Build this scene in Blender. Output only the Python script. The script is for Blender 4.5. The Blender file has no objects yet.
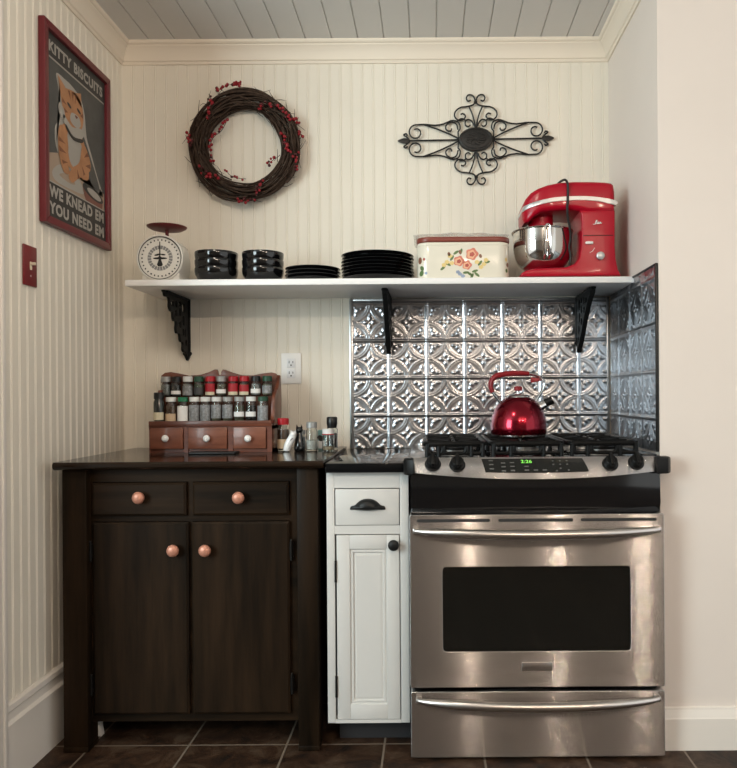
import bpy, bmesh, math, random
import numpy as np
from mathutils import Vector, Matrix
random.seed(7)
S = bpy.context.scene
COL = S.collection
PI = math.pi

# ------------------------------------------------------------------ camera model
F, D, H = 730.0, 2.84, 1.084          # focal length in px, camera distance from back wall, camera height
CX, CY, TH = 430.0, 395.0, 0.007      # principal point in the photo, roll

def W(px, py, Y):
    """point in the plane y = Y seen at this place of the photo"""
    u, v = px - CX, py - CY
    u, v = u - v * TH, v + u * TH
    d = D + Y
    return Vector((u * d / F, Y, H - v * d / F))

# ------------------------------------------------------------------ materials
def nodes(name):
    m = bpy.data.materials.new(name); m.use_nodes = True
    return m, m.node_tree.nodes, m.node_tree.links, m.node_tree.nodes['Principled BSDF']

def mat(name, col, rough=.5, metal=0., var=0., vscale=8., stretch=(1,1,1), bump=0., bscale=40., spec=.5,
        coat=0., trans=0., ior=1.45, emit=None, estr=0., aniso=0., alpha=1., col2=None):
    m, N, L, B = nodes(name)
    B.inputs['Base Color'].default_value = (*col, 1)
    B.inputs['Roughness'].default_value = rough
    B.inputs['Metallic'].default_value = metal
    B.inputs['Specular IOR Level'].default_value = spec
    B.inputs['Coat Weight'].default_value = coat
    B.inputs['Coat Roughness'].default_value = .08
    B.inputs['Transmission Weight'].default_value = trans
    B.inputs['IOR'].default_value = ior
    B.inputs['Alpha'].default_value = alpha
    if emit:
        B.inputs['Emission Color'].default_value = (*emit, 1); B.inputs['Emission Strength'].default_value = estr
    if aniso:
        B.inputs['Anisotropic'].default_value = aniso
        t = N.new('ShaderNodeTangent'); t.direction_type = 'RADIAL'; t.axis = 'Z'
        L.new(t.outputs[0], B.inputs['Tangent']); B.inputs['Anisotropic Rotation'].default_value = .25
    if var or col2 or bump:
        tc = N.new('ShaderNodeTexCoord'); mp = N.new('ShaderNodeMapping')
        mp.inputs['Scale'].default_value = stretch
        L.new(tc.outputs['Object'], mp.inputs['Vector'])
    if var or col2:
        nz = N.new('ShaderNodeTexNoise'); nz.inputs['Scale'].default_value = vscale; nz.inputs['Detail'].default_value = 6
        nz.inputs['Roughness'].default_value = .6
        L.new(mp.outputs[0], nz.inputs['Vector'])
        r = N.new('ShaderNodeValToRGB')
        a = tuple(c * (1 - var) for c in col); b = col2 or tuple(min(1, c * (1 + var)) for c in col)
        if col2: a = col
        r.color_ramp.elements[0].position = .32; r.color_ramp.elements[1].position = .68
        r.color_ramp.elements[0].color = (*a, 1); r.color_ramp.elements[1].color = (*b, 1)
        L.new(nz.outputs['Fac'], r.inputs[0]); L.new(r.outputs[0], B.inputs['Base Color'])
    if bump:
        n2 = N.new('ShaderNodeTexNoise'); n2.inputs['Scale'].default_value = bscale; n2.inputs['Detail'].default_value = 4
        L.new(mp.outputs[0], n2.inputs['Vector'])
        bp = N.new('ShaderNodeBump'); bp.inputs['Strength'].default_value = bump; bp.inputs['Distance'].default_value = .002
        L.new(n2.outputs['Fac'], bp.inputs['Height']); L.new(bp.outputs[0], B.inputs['Normal'])
    return m

def floor_mat():
    m, N, L, B = nodes('slate_tile')
    tc = N.new('ShaderNodeTexCoord'); mp = N.new('ShaderNodeMapping')
    mp.inputs['Location'].default_value = (.149 + .304 * 20, .57 + .304 * 20, 0)
    L.new(tc.outputs['Object'], mp.inputs['Vector'])
    br = N.new('ShaderNodeTexBrick'); br.offset = 0; br.squash = 1
    br.inputs['Scale'].default_value = 1; br.inputs['Brick Width'].default_value = .304; br.inputs['Row Height'].default_value = .304
    br.inputs['Mortar Size'].default_value = .0035; br.inputs['Mortar Smooth'].default_value = .2; br.inputs['Bias'].default_value = 0
    br.inputs['Color1'].default_value = (0, 0, 0, 1); br.inputs['Color2'].default_value = (1, 1, 1, 1)
    L.new(mp.outputs[0], br.inputs['Vector'])
    n1 = N.new('ShaderNodeTexNoise'); n1.inputs['Scale'].default_value = 11; n1.inputs['Detail'].default_value = 10; n1.inputs['Roughness'].default_value = .72
    n1.inputs['Distortion'].default_value = .6
    L.new(tc.outputs['Object'], n1.inputs['Vector'])
    r = N.new('ShaderNodeValToRGB'); e = r.color_ramp.elements
    e[0].position = .36; e[0].color = (.012, .009, .007, 1)
    e[1].position = .66; e[1].color = (.095, .062, .040, 1)
    x = e.new(.5); x.color = (.045, .022, .012, 1)
    L.new(n1.outputs['Fac'], r.inputs[0])
    mx = N.new('ShaderNodeMix'); mx.data_type = 'RGBA'; mx.blend_type = 'MULTIPLY'; mx.inputs[0].default_value = .35
    L.new(r.outputs[0], mx.inputs[6]); L.new(br.outputs['Color'], mx.inputs[7])
    m2 = N.new('ShaderNodeMix'); m2.data_type = 'RGBA'
    L.new(br.outputs['Fac'], m2.inputs[0]); L.new(mx.outputs[2], m2.inputs[6]); m2.inputs[7].default_value = (.19, .15, .115, 1)
    L.new(m2.outputs[2], B.inputs['Base Color'])
    B.inputs['Roughness'].default_value = .5; B.inputs['Specular IOR Level'].default_value = .25
    bp = N.new('ShaderNodeBump'); bp.inputs['Strength'].default_value = .5; bp.inputs['Distance'].default_value = .006
    ma = N.new('ShaderNodeMath'); ma.operation = 'SUBTRACT'
    L.new(n1.outputs['Fac'], ma.inputs[0]); L.new(br.outputs['Fac'], ma.inputs[1])
    L.new(ma.outputs[0], bp.inputs['Height']); L.new(bp.outputs[0], B.inputs['Normal'])
    return m

def ceiling_mat():
    m, N, L, B = nodes('painted_plank')
    tc = N.new('ShaderNodeTexCoord')
    v = N.new('ShaderNodeTexVoronoi'); v.inputs['Scale'].default_value = 4.2
    mp = N.new('ShaderNodeMapping'); mp.inputs['Scale'].default_value = (1, .6, 1)
    L.new(tc.outputs['Object'], mp.inputs[0]); L.new(mp.outputs[0], v.inputs['Vector'])
    r = N.new('ShaderNodeValToRGB'); e = r.color_ramp.elements
    e[0].position = .03; e[0].color = (.36, .30, .25, 1); e[1].position = .085; e[1].color = (.71, .70, .68, 1)
    L.new(v.outputs['Distance'], r.inputs[0]); L.new(r.outputs[0], B.inputs['Base Color'])
    B.inputs['Roughness'].default_value = .5
    return m

M = {}
M['bead'] = mat('cream_beadboard_paint', (.79, .735, .635), .5, var=.035, vscale=2.5)
M['crown'] = mat('cream_trim_paint', (.80, .715, .60), .4)
M['plaster'] = mat('warm_white_wall_paint', (.75, .678, .618), .55, var=.02, vscale=2)
M['rearwall'] = mat('dark_unseen_wall', (.20, .18, .16), .6)
M['white_trim'] = mat('white_trim_paint', (.76, .71, .65), .4, bump=.1, bscale=20)
M['ceil'] = ceiling_mat()
M['floor'] = floor_mat()
M['shelf'] = mat('white_shelf_paint', (.82, .81, .80), .35)
M['iron'] = mat('black_cast_iron', (.006, .006, .006), .5, spec=.25)
M['wrought'] = mat('black_wrought_iron', (.012, .011, .010), .5)
M['tin'] = mat('pressed_tin', (.43, .44, .465), .29, 1., var=.15, vscale=9, bump=.15, bscale=60)
M['tin_edge'] = mat('tin_edging', (.5, .51, .52), .3, 1.)
M['dark_edge'] = mat('dark_metal_edging', (.03, .03, .03), .4, .6)
M['wood'] = mat('dark_stained_pine', (.006, .004, .0023), .45, vscale=3.0, stretch=(7, 7, .55), col2=(.026, .0145, .0075), bump=.25, bscale=9, spec=.1)
M['wood_h'] = mat('dark_stained_pine_rail', (.006, .004, .0023), .45, vscale=3.0, stretch=(.55, 7, 7), col2=(.026, .0145, .0075), bump=.2, bscale=9, spec=.1)
M['woodtop'] = mat('dark_varnished_worktop', (.010, .006, .004), .12, vscale=3.0, stretch=(.6, 7, 7), col2=(.030, .017, .010), ior=1.3)
M['copper'] = mat('copper_knob', (.52, .23, .155), .4, .3)
M['hinge'] = mat('blackened_hinge', (.015, .014, .013), .4, .7)
M['dark_void'] = mat('cabinet_interior', (.006, .005, .004), .8)
M['cabwhite'] = mat('white_cabinet_paint', (.60, .585, .56), .38)
M['blackpull'] = mat('oil_rubbed_pull', (.010, .010, .010), .45, .3)
M['blackcounter'] = mat('black_polished_counter', (.005, .005, .0055), .06, ior=1.28)
M['kick'] = mat('dark_grey_kick', (.022, .022, .024), .6)
M['steel'] = mat('brushed_stainless', (.475, .465, .465), .18, 1., aniso=1., var=.03, vscale=6, stretch=(.4, 1, 60))
def brushed(m, k):
    """horizontal brush grooves: the normal tilts up and down at random along z"""
    N, L = m.node_tree.nodes, m.node_tree.links; B = N['Principled BSDF']
    g = N.new('ShaderNodeNewGeometry'); wn = N.new('ShaderNodeTexWhiteNoise'); wn.noise_dimensions = '3D'
    L.new(g.outputs['Position'], wn.inputs['Vector'])
    sp = N.new('ShaderNodeSeparateColor'); L.new(wn.outputs['Color'], sp.inputs[0])
    a = N.new('ShaderNodeMath'); a.operation = 'ADD'; L.new(sp.outputs[0], a.inputs[0]); L.new(sp.outputs[1], a.inputs[1])
    b2 = N.new('ShaderNodeMath'); b2.operation = 'MULTIPLY_ADD'; b2.inputs[1].default_value = k; b2.inputs[2].default_value = -k; L.new(a.outputs[0], b2.inputs[0])
    c = N.new('ShaderNodeCombineXYZ'); L.new(b2.outputs[0], c.inputs[2])
    ad = N.new('ShaderNodeVectorMath'); ad.operation = 'ADD'; L.new(g.outputs['Normal'], ad.inputs[0]); L.new(c.outputs[0], ad.inputs[1])
    no = N.new('ShaderNodeVectorMath'); no.operation = 'NORMALIZE'; L.new(ad.outputs[0], no.inputs[0]); L.new(no.outputs[0], B.inputs['Normal'])
brushed(M['steel'], .6)
M['steel_bar'] = mat('satin_stainless_bar', (.58, .54, .51), .28, 1.)
M['chrome'] = mat('polished_chrome', (.72, .71, .70), .1, 1.)
M['enamel'] = mat('black_gloss_enamel', (.005, .005, .0055), .12, coat=.4)
M['blackplastic'] = mat('black_plastic', (.005, .005, .005), .42, spec=.25)
M['glass_dark'] = mat('dark_oven_glass', (.006, .006, .005), .08, coat=.3)
M['digit'] = mat('green_display_digit', (.2, .8, .1), .5, emit=(.35, 1, .15), estr=.45)
M['legend'] = mat('grey_button_legend', (.085, .085, .08), .5)
M['grate'] = mat('grate_cast_iron', (.004, .004, .004), .4, spec=.15)
M['burner'] = mat('burner_aluminium', (.35, .34, .33), .4, .8)
M['mixred'] = mat('glossy_red_plastic', (.37, .002, .016), .3, 0, spec=.3, coat=.15)
M['silverband'] = mat('silver_band', (.55, .55, .55), .35, .6)
M['bowlsteel'] = mat('mirror_steel_bowl', (.62, .60, .57), .1, 1.)
M['cord'] = mat('black_cord', (.008, .007, .007), .45)
M['whiteplastic'] = mat('white_plastic', (.80, .79, .77), .35)
M['kettlered'] = mat('lacquered_red_steel', (.24, .003, .016), .17, .9, coat=.4)
M['redgrip'] = mat('red_silicone_grip', (.22, .008, .012), .45)
M['black_china'] = mat('black_glazed_china', (.004, .004, .0045), .1, coat=.4)
M['scale_white'] = mat('scale_enamel', (.72, .70, .65), .35)
M['scale_red'] = mat('scale_dark_red', (.13, .012, .014), .4)
M['ink'] = mat('black_ink', (.012, .012, .012), .6)
M['greyink'] = mat('grey_ink', (.22, .22, .22), .6)
M['tinwhite'] = mat('cream_enamel_tin', (.74, .69, .58), .22, coat=.3)
M['lidrust'] = mat('rust_brown_lid', (.20, .042, .028), .35)
M['film'] = mat('clear_plastic_bag', (.85, .83, .80), .18, alpha=.26)
M['pink'] = mat('decal_coral', (.62, .19, .13), .4); M['pinkd'] = mat('decal_deep_rose', (.42, .08, .06), .4)
M['peach'] = mat('decal_peach', (.78, .42, .26), .4); M['yellow'] = mat('decal_yellow', (.72, .55, .22), .4)
M['leaf'] = mat('decal_leaf', (.10, .17, .06), .4); M['bluef'] = mat('decal_blue', (.28, .34, .46), .4); M['brownf'] = mat('decal_brown', (.22, .10, .06), .4)
M['twig'] = mat('dry_vine', (.022, .013, .009), .75, spec=.2, col2=(.075, .048, .034), vscale=60)
M['berry'] = mat('red_berry', (.26, .006, .014), .35)
M['berry_dark'] = mat('dark_berry', (.06, .006, .008), .35)
M['frame'] = mat('dark_red_frame', (.13, .012, .018), .38)
M['p_bg'] = mat('poster_charcoal', (.075, .075, .072), .55, var=.15, vscale=20)
M['p_light'] = mat('poster_ash', (.37, .345, .31), .55)
M['p_orange'] = mat('poster_ginger', (.42, .20, .095), .55, var=.15, vscale=20)
M['p_stripe'] = mat('poster_ginger_stripe', (.20, .075, .035), .55)
M['p_dark'] = mat('poster_ink', (.035, .032, .03), .55); M['p_tan'] = mat('poster_tan', (.36, .27, .20), .55)
M['p_red'] = mat('poster_brick', (.20, .075, .055), .55)
M['switchred'] = mat('red_switch_plate', (.17, .010, .014), .35)
M['ivory'] = mat('ivory_toggle', (.72, .64, .48), .35)
M['cherry'] = mat('cherry_stained_wood', (.085, .022, .011), .35, vscale=4, stretch=(.6, 6, 6), col2=(.19, .058, .030), coat=.15)
M['cherry_l'] = mat('cherry_drawer_front', (.115, .034, .018), .35, vscale=4, stretch=(.6, 6, 6), col2=(.24, .085, .048), coat=.15)
M['porcelain'] = mat('white_porcelain', (.84, .83, .81), .2)
M['glass'] = mat('clear_glass', (.93, .96, .95), .04, trans=1., ior=1.4)
M['dglass'] = mat('dark_bottle_glass', (.02, .022, .02), .1, coat=.3)
M['lid_white'] = mat('white_lid', (.70, .70, .68), .4); M['lid_grey'] = mat('grey_lid', (.33, .33, .32), .4, .3)
M['lid_red'] = mat('red_lid', (.40, .008, .016), .35); M['lid_green'] = mat('green_lid', (.012, .16, .07), .35)
M['lid_dgreen'] = mat('dark_green_lid', (.012, .06, .03), .4); M['lid_black'] = mat('black_lid', (.008, .008, .008), .35)
M['lab_white'] = mat('white_label', (.80, .79, .77), .5); M['lab_red'] = mat('red_label', (.36, .010, .018), .45)
M['lab_tan'] = mat('tan_label', (.55, .40, .26), .5); M['lab_cream'] = mat('cream_label', (.62, .56, .40), .5); M['lab_dark'] = mat('dark_label', (.05, .05, .05), .5)
M['lab_grey'] = mat('embossed_grey_label', (.24, .245, .25), .4, var=.5, vscale=90)
for k, c in dict(s_brown=(.12, .06, .03), s_grey=(.25, .245, .23), s_dark=(.03, .025, .02), s_green=(.06, .085, .04), s_white=(.62, .60, .56),
                 s_olive=(.13, .12, .075), s_rust=(.22, .06, .02), s_tan=(.36, .27, .17)).items():
    M[k] = mat('spice_' + k[2:], c, .8, var=.35, vscale=160)
M['teal'] = mat('pale_teal_plastic', (.15, .30, .28), .4); M['bluegrey'] = mat('blue_grey_glass', (.22, .25, .30), .15)
M['cat_black'] = mat('black_glazed_figurine', (.006, .006, .006), .15, coat=.4); M['cat_white'] = mat('white_glazed_figurine', (.80, .80, .80), .2, coat=.3)
M['mat_black'] = mat('black_rubber_pad', (.006, .006, .007), .5)
M['socket'] = mat('socket_face', (.74, .74, .75), .35); M['slot'] = mat('slot_black', (.02, .02, .02), .6)

# ------------------------------------------------------------------ mesh helpers
BASE = {}
def chain_base(o):
    return BASE.get(o.name, Vector((0, 0, 0)))

class MB:
    def __init__(s):
        s.v, s.f, s.mi, s.mats = [], [], [], []
        s.cur = 0
    def use(s, m):
        if m not in s.mats: s.mats.append(m)
        s.cur = s.mats.index(m); return s
    def add(s, vs, fs):
        b = len(s.v); s.v += [Vector(p) for p in vs]
        for f in fs: s.f.append([b + i for i in f]); s.mi.append(s.cur)
        return s
    def bm(s, bm):
        bm.verts.index_update()
        r = s.add([v.co.copy() for v in bm.verts], [[v.index for v in f.verts] for f in bm.faces]); bm.free(); return r
    def box(s, x0, x1, y0, y1, z0, z1, bev=0., seg=2, M4=None):
        bm = bmesh.new(); bmesh.ops.create_cube(bm, size=1)
        for v in bm.verts:
            v.co = Vector(((x0 + x1) / 2 + v.co.x * (x1 - x0), (y0 + y1) / 2 + v.co.y * (y1 - y0), (z0 + z1) / 2 + v.co.z * (z1 - z0)))
        if bev:
            bmesh.ops.bevel(bm, geom=list(bm.edges), offset=bev, segments=seg, profile=.5, affect='EDGES', clamp_overlap=True)
        if M4: bmesh.ops.transform(bm, matrix=M4, verts=bm.verts)
        return s.bm(bm)
    def lathe(s, prof, c=(0, 0, 0), axis=(0, 0, 1), n=32, sx=1., sy=1., squash=None):
        q = Vector((0, 0, 1)).rotation_difference(Vector(axis).normalized()).to_matrix()
        c = Vector(c); vs, fs, rings = [], [], []
        for r, z in prof:
            if r < 1e-6:
                rings.append([len(vs)]); vs.append(c + q @ Vector((0, 0, z)))
            else:
                rings.append(list(range(len(vs), len(vs) + n)))
                for k in range(n):
                    a = 2 * PI * k / n
                    vs.append(c + q @ Vector((r * sx * math.cos(a), r * sy * math.sin(a), z)))
        for a, b in zip(rings, rings[1:]):
            for k in range(n):
                k2 = (k + 1) % n
                if len(a) == 1 and len(b) == 1: break
                if len(a) == 1: fs.append([a[0], b[k2], b[k]][::-1])
                elif len(b) == 1: fs.append([a[k], a[k2], b[0]])
                else: fs.append([a[k], a[k2], b[k2], b[k]])
        return s.add(vs, fs)
    def cyl(s, c, r, h, axis=(0, 0, 1), n=24, bev=0.):
        if bev: pr = [(0, 0), (r - bev, 0), (r, bev), (r, h - bev), (r - bev, h), (0, h)]
        else: pr = [(0, 0), (r, 0), (r, h), (0, h)]
        return s.lathe(pr, c, axis, n)
    def ball(s, c, r, n=10, sc=(1, 1, 1)):
        bm = bmesh.new(); bmesh.ops.create_uvsphere(bm, u_segments=n, v_segments=max(5, n // 2 + 1), radius=r)
        for v in bm.verts: v.co = Vector((v.co.x * sc[0], v.co.y * sc[1], v.co.z * sc[2])) + Vector(c)
        return s.bm(bm)
    def tube(s, pts, r, n=8, closed=False, flat=None):
        P = [Vector(p) for p in pts]; m = len(P)
        R = r if isinstance(r, (list, tuple)) else [r] * m
        T = []
        for i in range(m):
            a = P[(i - 1) % m] if closed or i else P[i]
            b = P[(i + 1) % m] if closed or i < m - 1 else P[i]
            T.append((b - a).normalized())
        up = Vector((0, 1, 0)) if abs(T[0].y) < .9 else Vector((1, 0, 0))
        nrm = (up - T[0] * up.dot(T[0])).normalized()
        vs, fs = [], []
        for i in range(m):
            if i:
                nrm = (nrm - T[i] * nrm.dot(T[i]))
                nrm = nrm.normalized() if nrm.length > 1e-6 else T[i].orthogonal().normalized()
            bi = T[i].cross(nrm)
            for k in range(n):
                a = 2 * PI * k / n
                fa, fb = flat or (1, 1)
                vs.append(P[i] + nrm * (R[i] * fa * math.cos(a)) + bi * (R[i] * fb * math.sin(a)))
        for i in range(m if closed else m - 1):
            j = (i + 1) % m
            for k in range(n):
                k2 = (k + 1) % n
                fs.append([i * n + k, i * n + k2, j * n + k2, j * n + k][::-1])
        if not closed:
            fs.append(list(range(n))); fs.append([(m - 1) * n + k for k in range(n)][::-1])
        return s.add(vs, fs)
    def prism(s, poly, a, b, fn, bev=0., seg=2):
        """poly: 2D points; fn(u, v, t) -> 3D, extruded from t=a to t=b"""
        bm = bmesh.new(); n = len(poly)
        A = [bm.verts.new(fn(u, v, a)) for u, v in poly]; Bv = [bm.verts.new(fn(u, v, b)) for u, v in poly]
        bm.faces.new(A[::-1]); bm.faces.new(Bv)
        for i in range(n): bm.faces.new([A[i], A[(i + 1) % n], Bv[(i + 1) % n], Bv[i]])
        bmesh.ops.recalc_face_normals(bm, faces=bm.faces)
        if bev:
            es = [e for e in bm.edges if (e.verts[0] in A and e.verts[1] in A) or (e.verts[0] in Bv and e.verts[1] in Bv)]
            bmesh.ops.bevel(bm, geom=es, offset=bev, segments=seg, profile=.5, affect='EDGES', clamp_overlap=True)
        bmesh.ops.triangulate(bm, faces=[f for f in bm.faces if len(f.verts) > 4])
        return s.bm(bm)
    def flatpoly(s, poly, fn, t):
        bm = bmesh.new(); f = bm.faces.new([bm.verts.new(fn(u, v, t)) for u, v in poly])
        bmesh.ops.triangulate(bm, faces=[f]); return s.bm(bm)
    def mesh(s, me, fn):
        return s.add([fn(*v.co) for v in me.vertices], [list(p.vertices) for p in me.polygons])
    def build(s, name, m=None, parent=None, smooth=40, recalc=True):
        me = bpy.data.meshes.new(name)
        off = chain_base(parent) if parent else Vector((0, 0, 0))
        me.from_pydata([v - off for v in s.v], [], s.f)
        ml = [M[k] for k in s.mats] if s.mats else [M[m]]
        for x in ml: me.materials.append(x)
        if s.mats: me.polygons.foreach_set('material_index', s.mi)
        if recalc:
            bm = bmesh.new(); bm.from_mesh(me); bmesh.ops.recalc_face_normals(bm, faces=bm.faces); bm.to_mesh(me); bm.free()
        if smooth:
            me.polygons.foreach_set('use_smooth', [True] * len(me.polygons))
            me.set_sharp_from_angle(angle=math.radians(smooth))
        me.update()
        o = bpy.data.objects.new(name, me); COL.objects.link(o)
        if parent: o.parent = parent; BASE[o.name] = off
        return o

def thing(name, loc, label, cat, group=None):
    o = bpy.data.objects.new(name, None); COL.objects.link(o)
    o.empty_display_size = .05
    o.location = loc; BASE[o.name] = Vector(loc); o['label'] = label; o['category'] = cat
    if group: o['group'] = group
    return o
def tag(o, label, cat, group=None):
    o['label'] = label; o['category'] = cat
    if group: o['group'] = group
    return o
def centre(o, loc=None):
    """move a one-mesh thing's origin to its base"""
    me = o.data; c = Vector(loc) if loc else None
    if c is None:
        xs = [v.co for v in me.vertices]
        c = Vector(((min(v.x for v in xs) + max(v.x for v in xs)) / 2, (min(v.y for v in xs) + max(v.y for v in xs)) / 2, min(v.z for v in xs)))
    me.transform(Matrix.Translation(-c)); o.location = c; return o
def struct(o): o['kind'] = 'structure'; return o
def copy_tree(o, parent=None, loc=None):
    c = o.copy(); COL.objects.link(c)
    if parent: c.parent = parent
    if loc is not None: c.location = loc
    for ch in list(o.children): copy_tree(ch, c)
    return c

def spline(pts, n=8, closed=False):
    P = [Vector(p) for p in pts]; out = []; m = len(P)
    for i in range(m if closed else m - 1):
        p0 = P[(i - 1) % m] if closed or i > 0 else P[i] * 2 - P[i + 1]
        p1, p2 = P[i], P[(i + 1) % m]
        p3 = P[(i + 2) % m] if closed or i + 2 < m else P[i + 1] * 2 - P[i]
        for k in range(n):
            t = k / n
            out.append(.5 * ((2 * p1) + (p2 - p0) * t + (2 * p0 - 5 * p1 + 4 * p2 - p3) * t * t + (3 * p1 - p0 - 3 * p2 + p3) * t ** 3))
    if not closed: out.append(P[-1])
    return out
def sp2(pts, n=6, closed=True):
    return [(p.x, p.y) for p in spline([(a, b, 0) for a, b in pts], n, closed)]
def rrect(x0, x1, y0, y1, r, n=6):
    out = []
    for cx, cy, a0 in ((x1 - r, y1 - r, 0), (x0 + r, y1 - r, 90), (x0 + r, y0 + r, 180), (x1 - r, y0 + r, 270)):
        for k in range(n + 1):
            a = math.radians(a0 + 90 * k / n); out.append((cx + r * math.cos(a), cy + r * math.sin(a)))
    return out
def ell(cx, cy, a, b, n=16, rot=0):
    return [(cx + a * math.cos(t) * math.cos(rot) - b * math.sin(t) * math.sin(rot), cy + a * math.cos(t) * math.sin(rot) + b * math.sin(t) * math.cos(rot))
            for t in (2 * PI * k / n for k in range(n))]
def eval_mesh(cu):
    o = bpy.data.objects.new('scratch', cu); COL.objects.link(o)
    dg = bpy.context.evaluated_depsgraph_get(); dg.update()
    me = bpy.data.meshes.new_from_object(o.evaluated_get(dg))
    bpy.data.objects.remove(o); return me
def text_mesh(t, size, bold=0., ext=0., shear=0., align='CENTER', space=1.):
    cu = bpy.data.curves.new('scratch', 'FONT'); cu.body = t; cu.size = size; cu.offset = bold; cu.extrude = ext; cu.shear = shear
    cu.align_x = align; cu.align_y = 'CENTER'; cu.space_character = space; cu.resolution_u = 3
    me = eval_mesh(cu); bpy.data.curves.remove(cu); return me
def fill_mesh(loops, ext, bev=0.):
    cu = bpy.data.curves.new('scratch', 'CURVE'); cu.dimensions = '2D'; cu.fill_mode = 'BOTH'; cu.extrude = ext; cu.bevel_depth = bev
    for lp in loops:
        s = cu.splines.new('POLY'); s.points.add(len(lp) - 1); s.use_cyclic_u = True
        for p, (a, b) in zip(s.points, lp): p.co = (a, b, 0, 1)
    me = eval_mesh(cu); bpy.data.curves.remove(cu); return me
XZ = lambda u, v, t: Vector((u, t, v))      # front-facing plane, t = y

# ================================================================== SETTING
XL, XR = -1.19, .702
ZC = 2.452
YF = -.607                                    # face of the wall right of the alcove

def bead_profile(a, b, pitch=.0425, off=0.):
    pts = [(a, 0)]; k = math.floor((a - off) / pitch)
    x = off + k * pitch
    while x < b + pitch:
        for dx, dz in ((-.0055, 0), (-.004, .0015), (-.0025, .0002), (0, -.0006), (.0025, .0002), (.004, .0017), (.0055, 0)):
            if a < x + dx < b: pts.append((x + dx, dz))
        x += pitch
    pts.append((b, 0)); return pts

b = MB(); pr = bead_profile(XL - .1, XR + .1)
b.prism(pr + [(XR + .1, .1), (XL - .1, .1)], 0, ZC + .05, lambda u, v, t: Vector((u, v, t)))
struct(b.build('wall_back', 'bead', smooth=30))
YE = -.93
b = MB(); pr = bead_profile(YE, .0)
b.prism(pr + [(.0, .1), (YE, .1)], 0, ZC + .05, lambda u, v, t: Vector((XL - v, u, t)))
struct(b.build('wall_left', 'bead', smooth=30))
b = MB().prism([(XR, .1), (XR, YF), (2.6, YF), (2.6, YF + .1), (XR + .1, YF + .1), (XR + .1, .1)], 0, ZC + .05, lambda u, v, t: Vector((u, v, t)))
struct(b.build('wall_right', 'plaster', smooth=0))
struct(MB().box(-3.2, 2.6, -5.4, -5.3, 0, ZC + .05).build('wall_front_unseen', 'rearwall', smooth=0))  # unseen wall behind the camera, put in dark to tone down reflections
struct(MB().box(-3.2, 2.6, -5.4, .1, -.05, 0).build('floor', 'floor', smooth=0))
# ceiling planks with seams
b = MB(); pts = [(-3.2, 0)]
x = -1.067 - .1 * 21
while x < 2.6:
    if x > -3.19: pts += [(x - .0028, 0), (x - .001, .005), (x + .001, .005), (x + .0028, 0)]
    x += .1
pts.append((2.6, 0))
b.prism([(u, ZC + v) for u, v in pts] + [(2.6, ZC + .05), (-3.2, ZC + .05)], -5.4, .1, lambda u, v, t: Vector((u, t, v)))
struct(b.build('ceiling', 'ceil', smooth=0))

# crown moulding
CR = [(0, .078), (.006, .078), (.009, .069), (.014, .066), (.016, .056), (.021, .040), (.030, .025), (.036, .019), (.037, .015), (.043, .012), (.046, .008), (.047, 0), (0, 0)]
def crown(name, fn, a, bfun):
    vs, fs = [], []; n = len(CR)
    for o, d in CR: vs.append(fn(o, ZC - d, a(o)))
    for o, d in CR: vs.append(fn(o, ZC - d, bfun(o)))
    for i in range(n): fs.append([i, (i + 1) % n, n + (i + 1) % n, n + i])
    fs += [list(range(n)), [n + i for i in range(n)]]
    struct(MB().add(vs, fs).build(name, 'crown', smooth=25))
crown('trim_1', lambda o, z, t: (t, -o, z), lambda o: XL + o, lambda o: XR - o)
crown('trim_2', lambda o, z, t: (XL + o, t, z), lambda o: -o, lambda o: YE)
crown('trim_3', lambda o, z, t: (XR - o, t, z), lambda o: -o, lambda o: YF)
# baseboards
def base(name, prof, fn, a, bb):
    struct(MB().prism(prof, a, bb, fn).build(name, 'white_trim', smooth=25))
LB = [(0, 0), (.017, 0), (.017, .165), (.021, .168), (.021, .176), (.012, .184), (.011, .205), (.016, .212), (.014, .226), (.006, .231), (0, .231)]
base('baseboard_left', LB, lambda u, v, t: Vector((XL + u, t, v)), -.845, -.0)
base('baseboard_back', LB, lambda u, v, t: Vector((t, -u, v)), XL + .02, -.45)
RB = [(0, 0), (.019, 0), (.019, .095), (.016, .100), (.014, .112), (.010, .118), (.009, .124), (0, .126)]
base('baseboard_right', RB, lambda u, v, t: Vector((t, YF - u, v)), XR, 2.6)
b = MB().box(XL - .11, XL + .022, YE - .015, -.838, 0, ZC - .079, .004).box(XL - .02, XL + .027, -.852, -.835, 0, ZC - .079, .003)
struct(b.build('trim_left', 'white_trim'))

# ================================================================== TIN BACKSPLASH
PT, PZ = .147, .1445
def tin_height(s, t):
    s = s % 1; t = t % 1
    a = np.minimum(s, 1 - s); bb = np.minimum(t, 1 - t)
    g = lambda x, w: np.exp(-(x / w) ** 2)
    h = 1.15 * np.maximum(g(a, .03), g(bb, .03))
    r = np.hypot(a, bb)
    h = np.maximum(h, .62 * g(r - .50, .016)); h = np.maximum(h, .5 * g(r - .445, .014))
    cx, cy = np.abs(s - .5), np.abs(t - .5)
    for px, py, sx, sy, A in ((.105, 0, .06, .036, 1.1), (0, .105, .036, .06, 1.1), (.055, .055, .024, .024, .5), (.205, 0, .03, .018, .5), (0, .205, .018, .03, .5)):
        h = np.maximum(h, A * np.exp(-((cx - px) / sx) ** 2 - ((cy - py) / sy) ** 2))
    h = h - .35 * g(np.hypot(cx, cy), .03)
    for px, py, sx, sy, A in ((.18, .18, .05, .05, 1.), (.285, .135, .05, .03, 1.), (.135, .285, .03, .05, 1.), (.10, .10, .03, .03, .6)):
        h = np.maximum(h, A * np.exp(-((a - px) / sx) ** 2 - ((bb - py) / sy) ** 2))
    h = h + .5 * g(r, .04)
    return h * .0040
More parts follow.
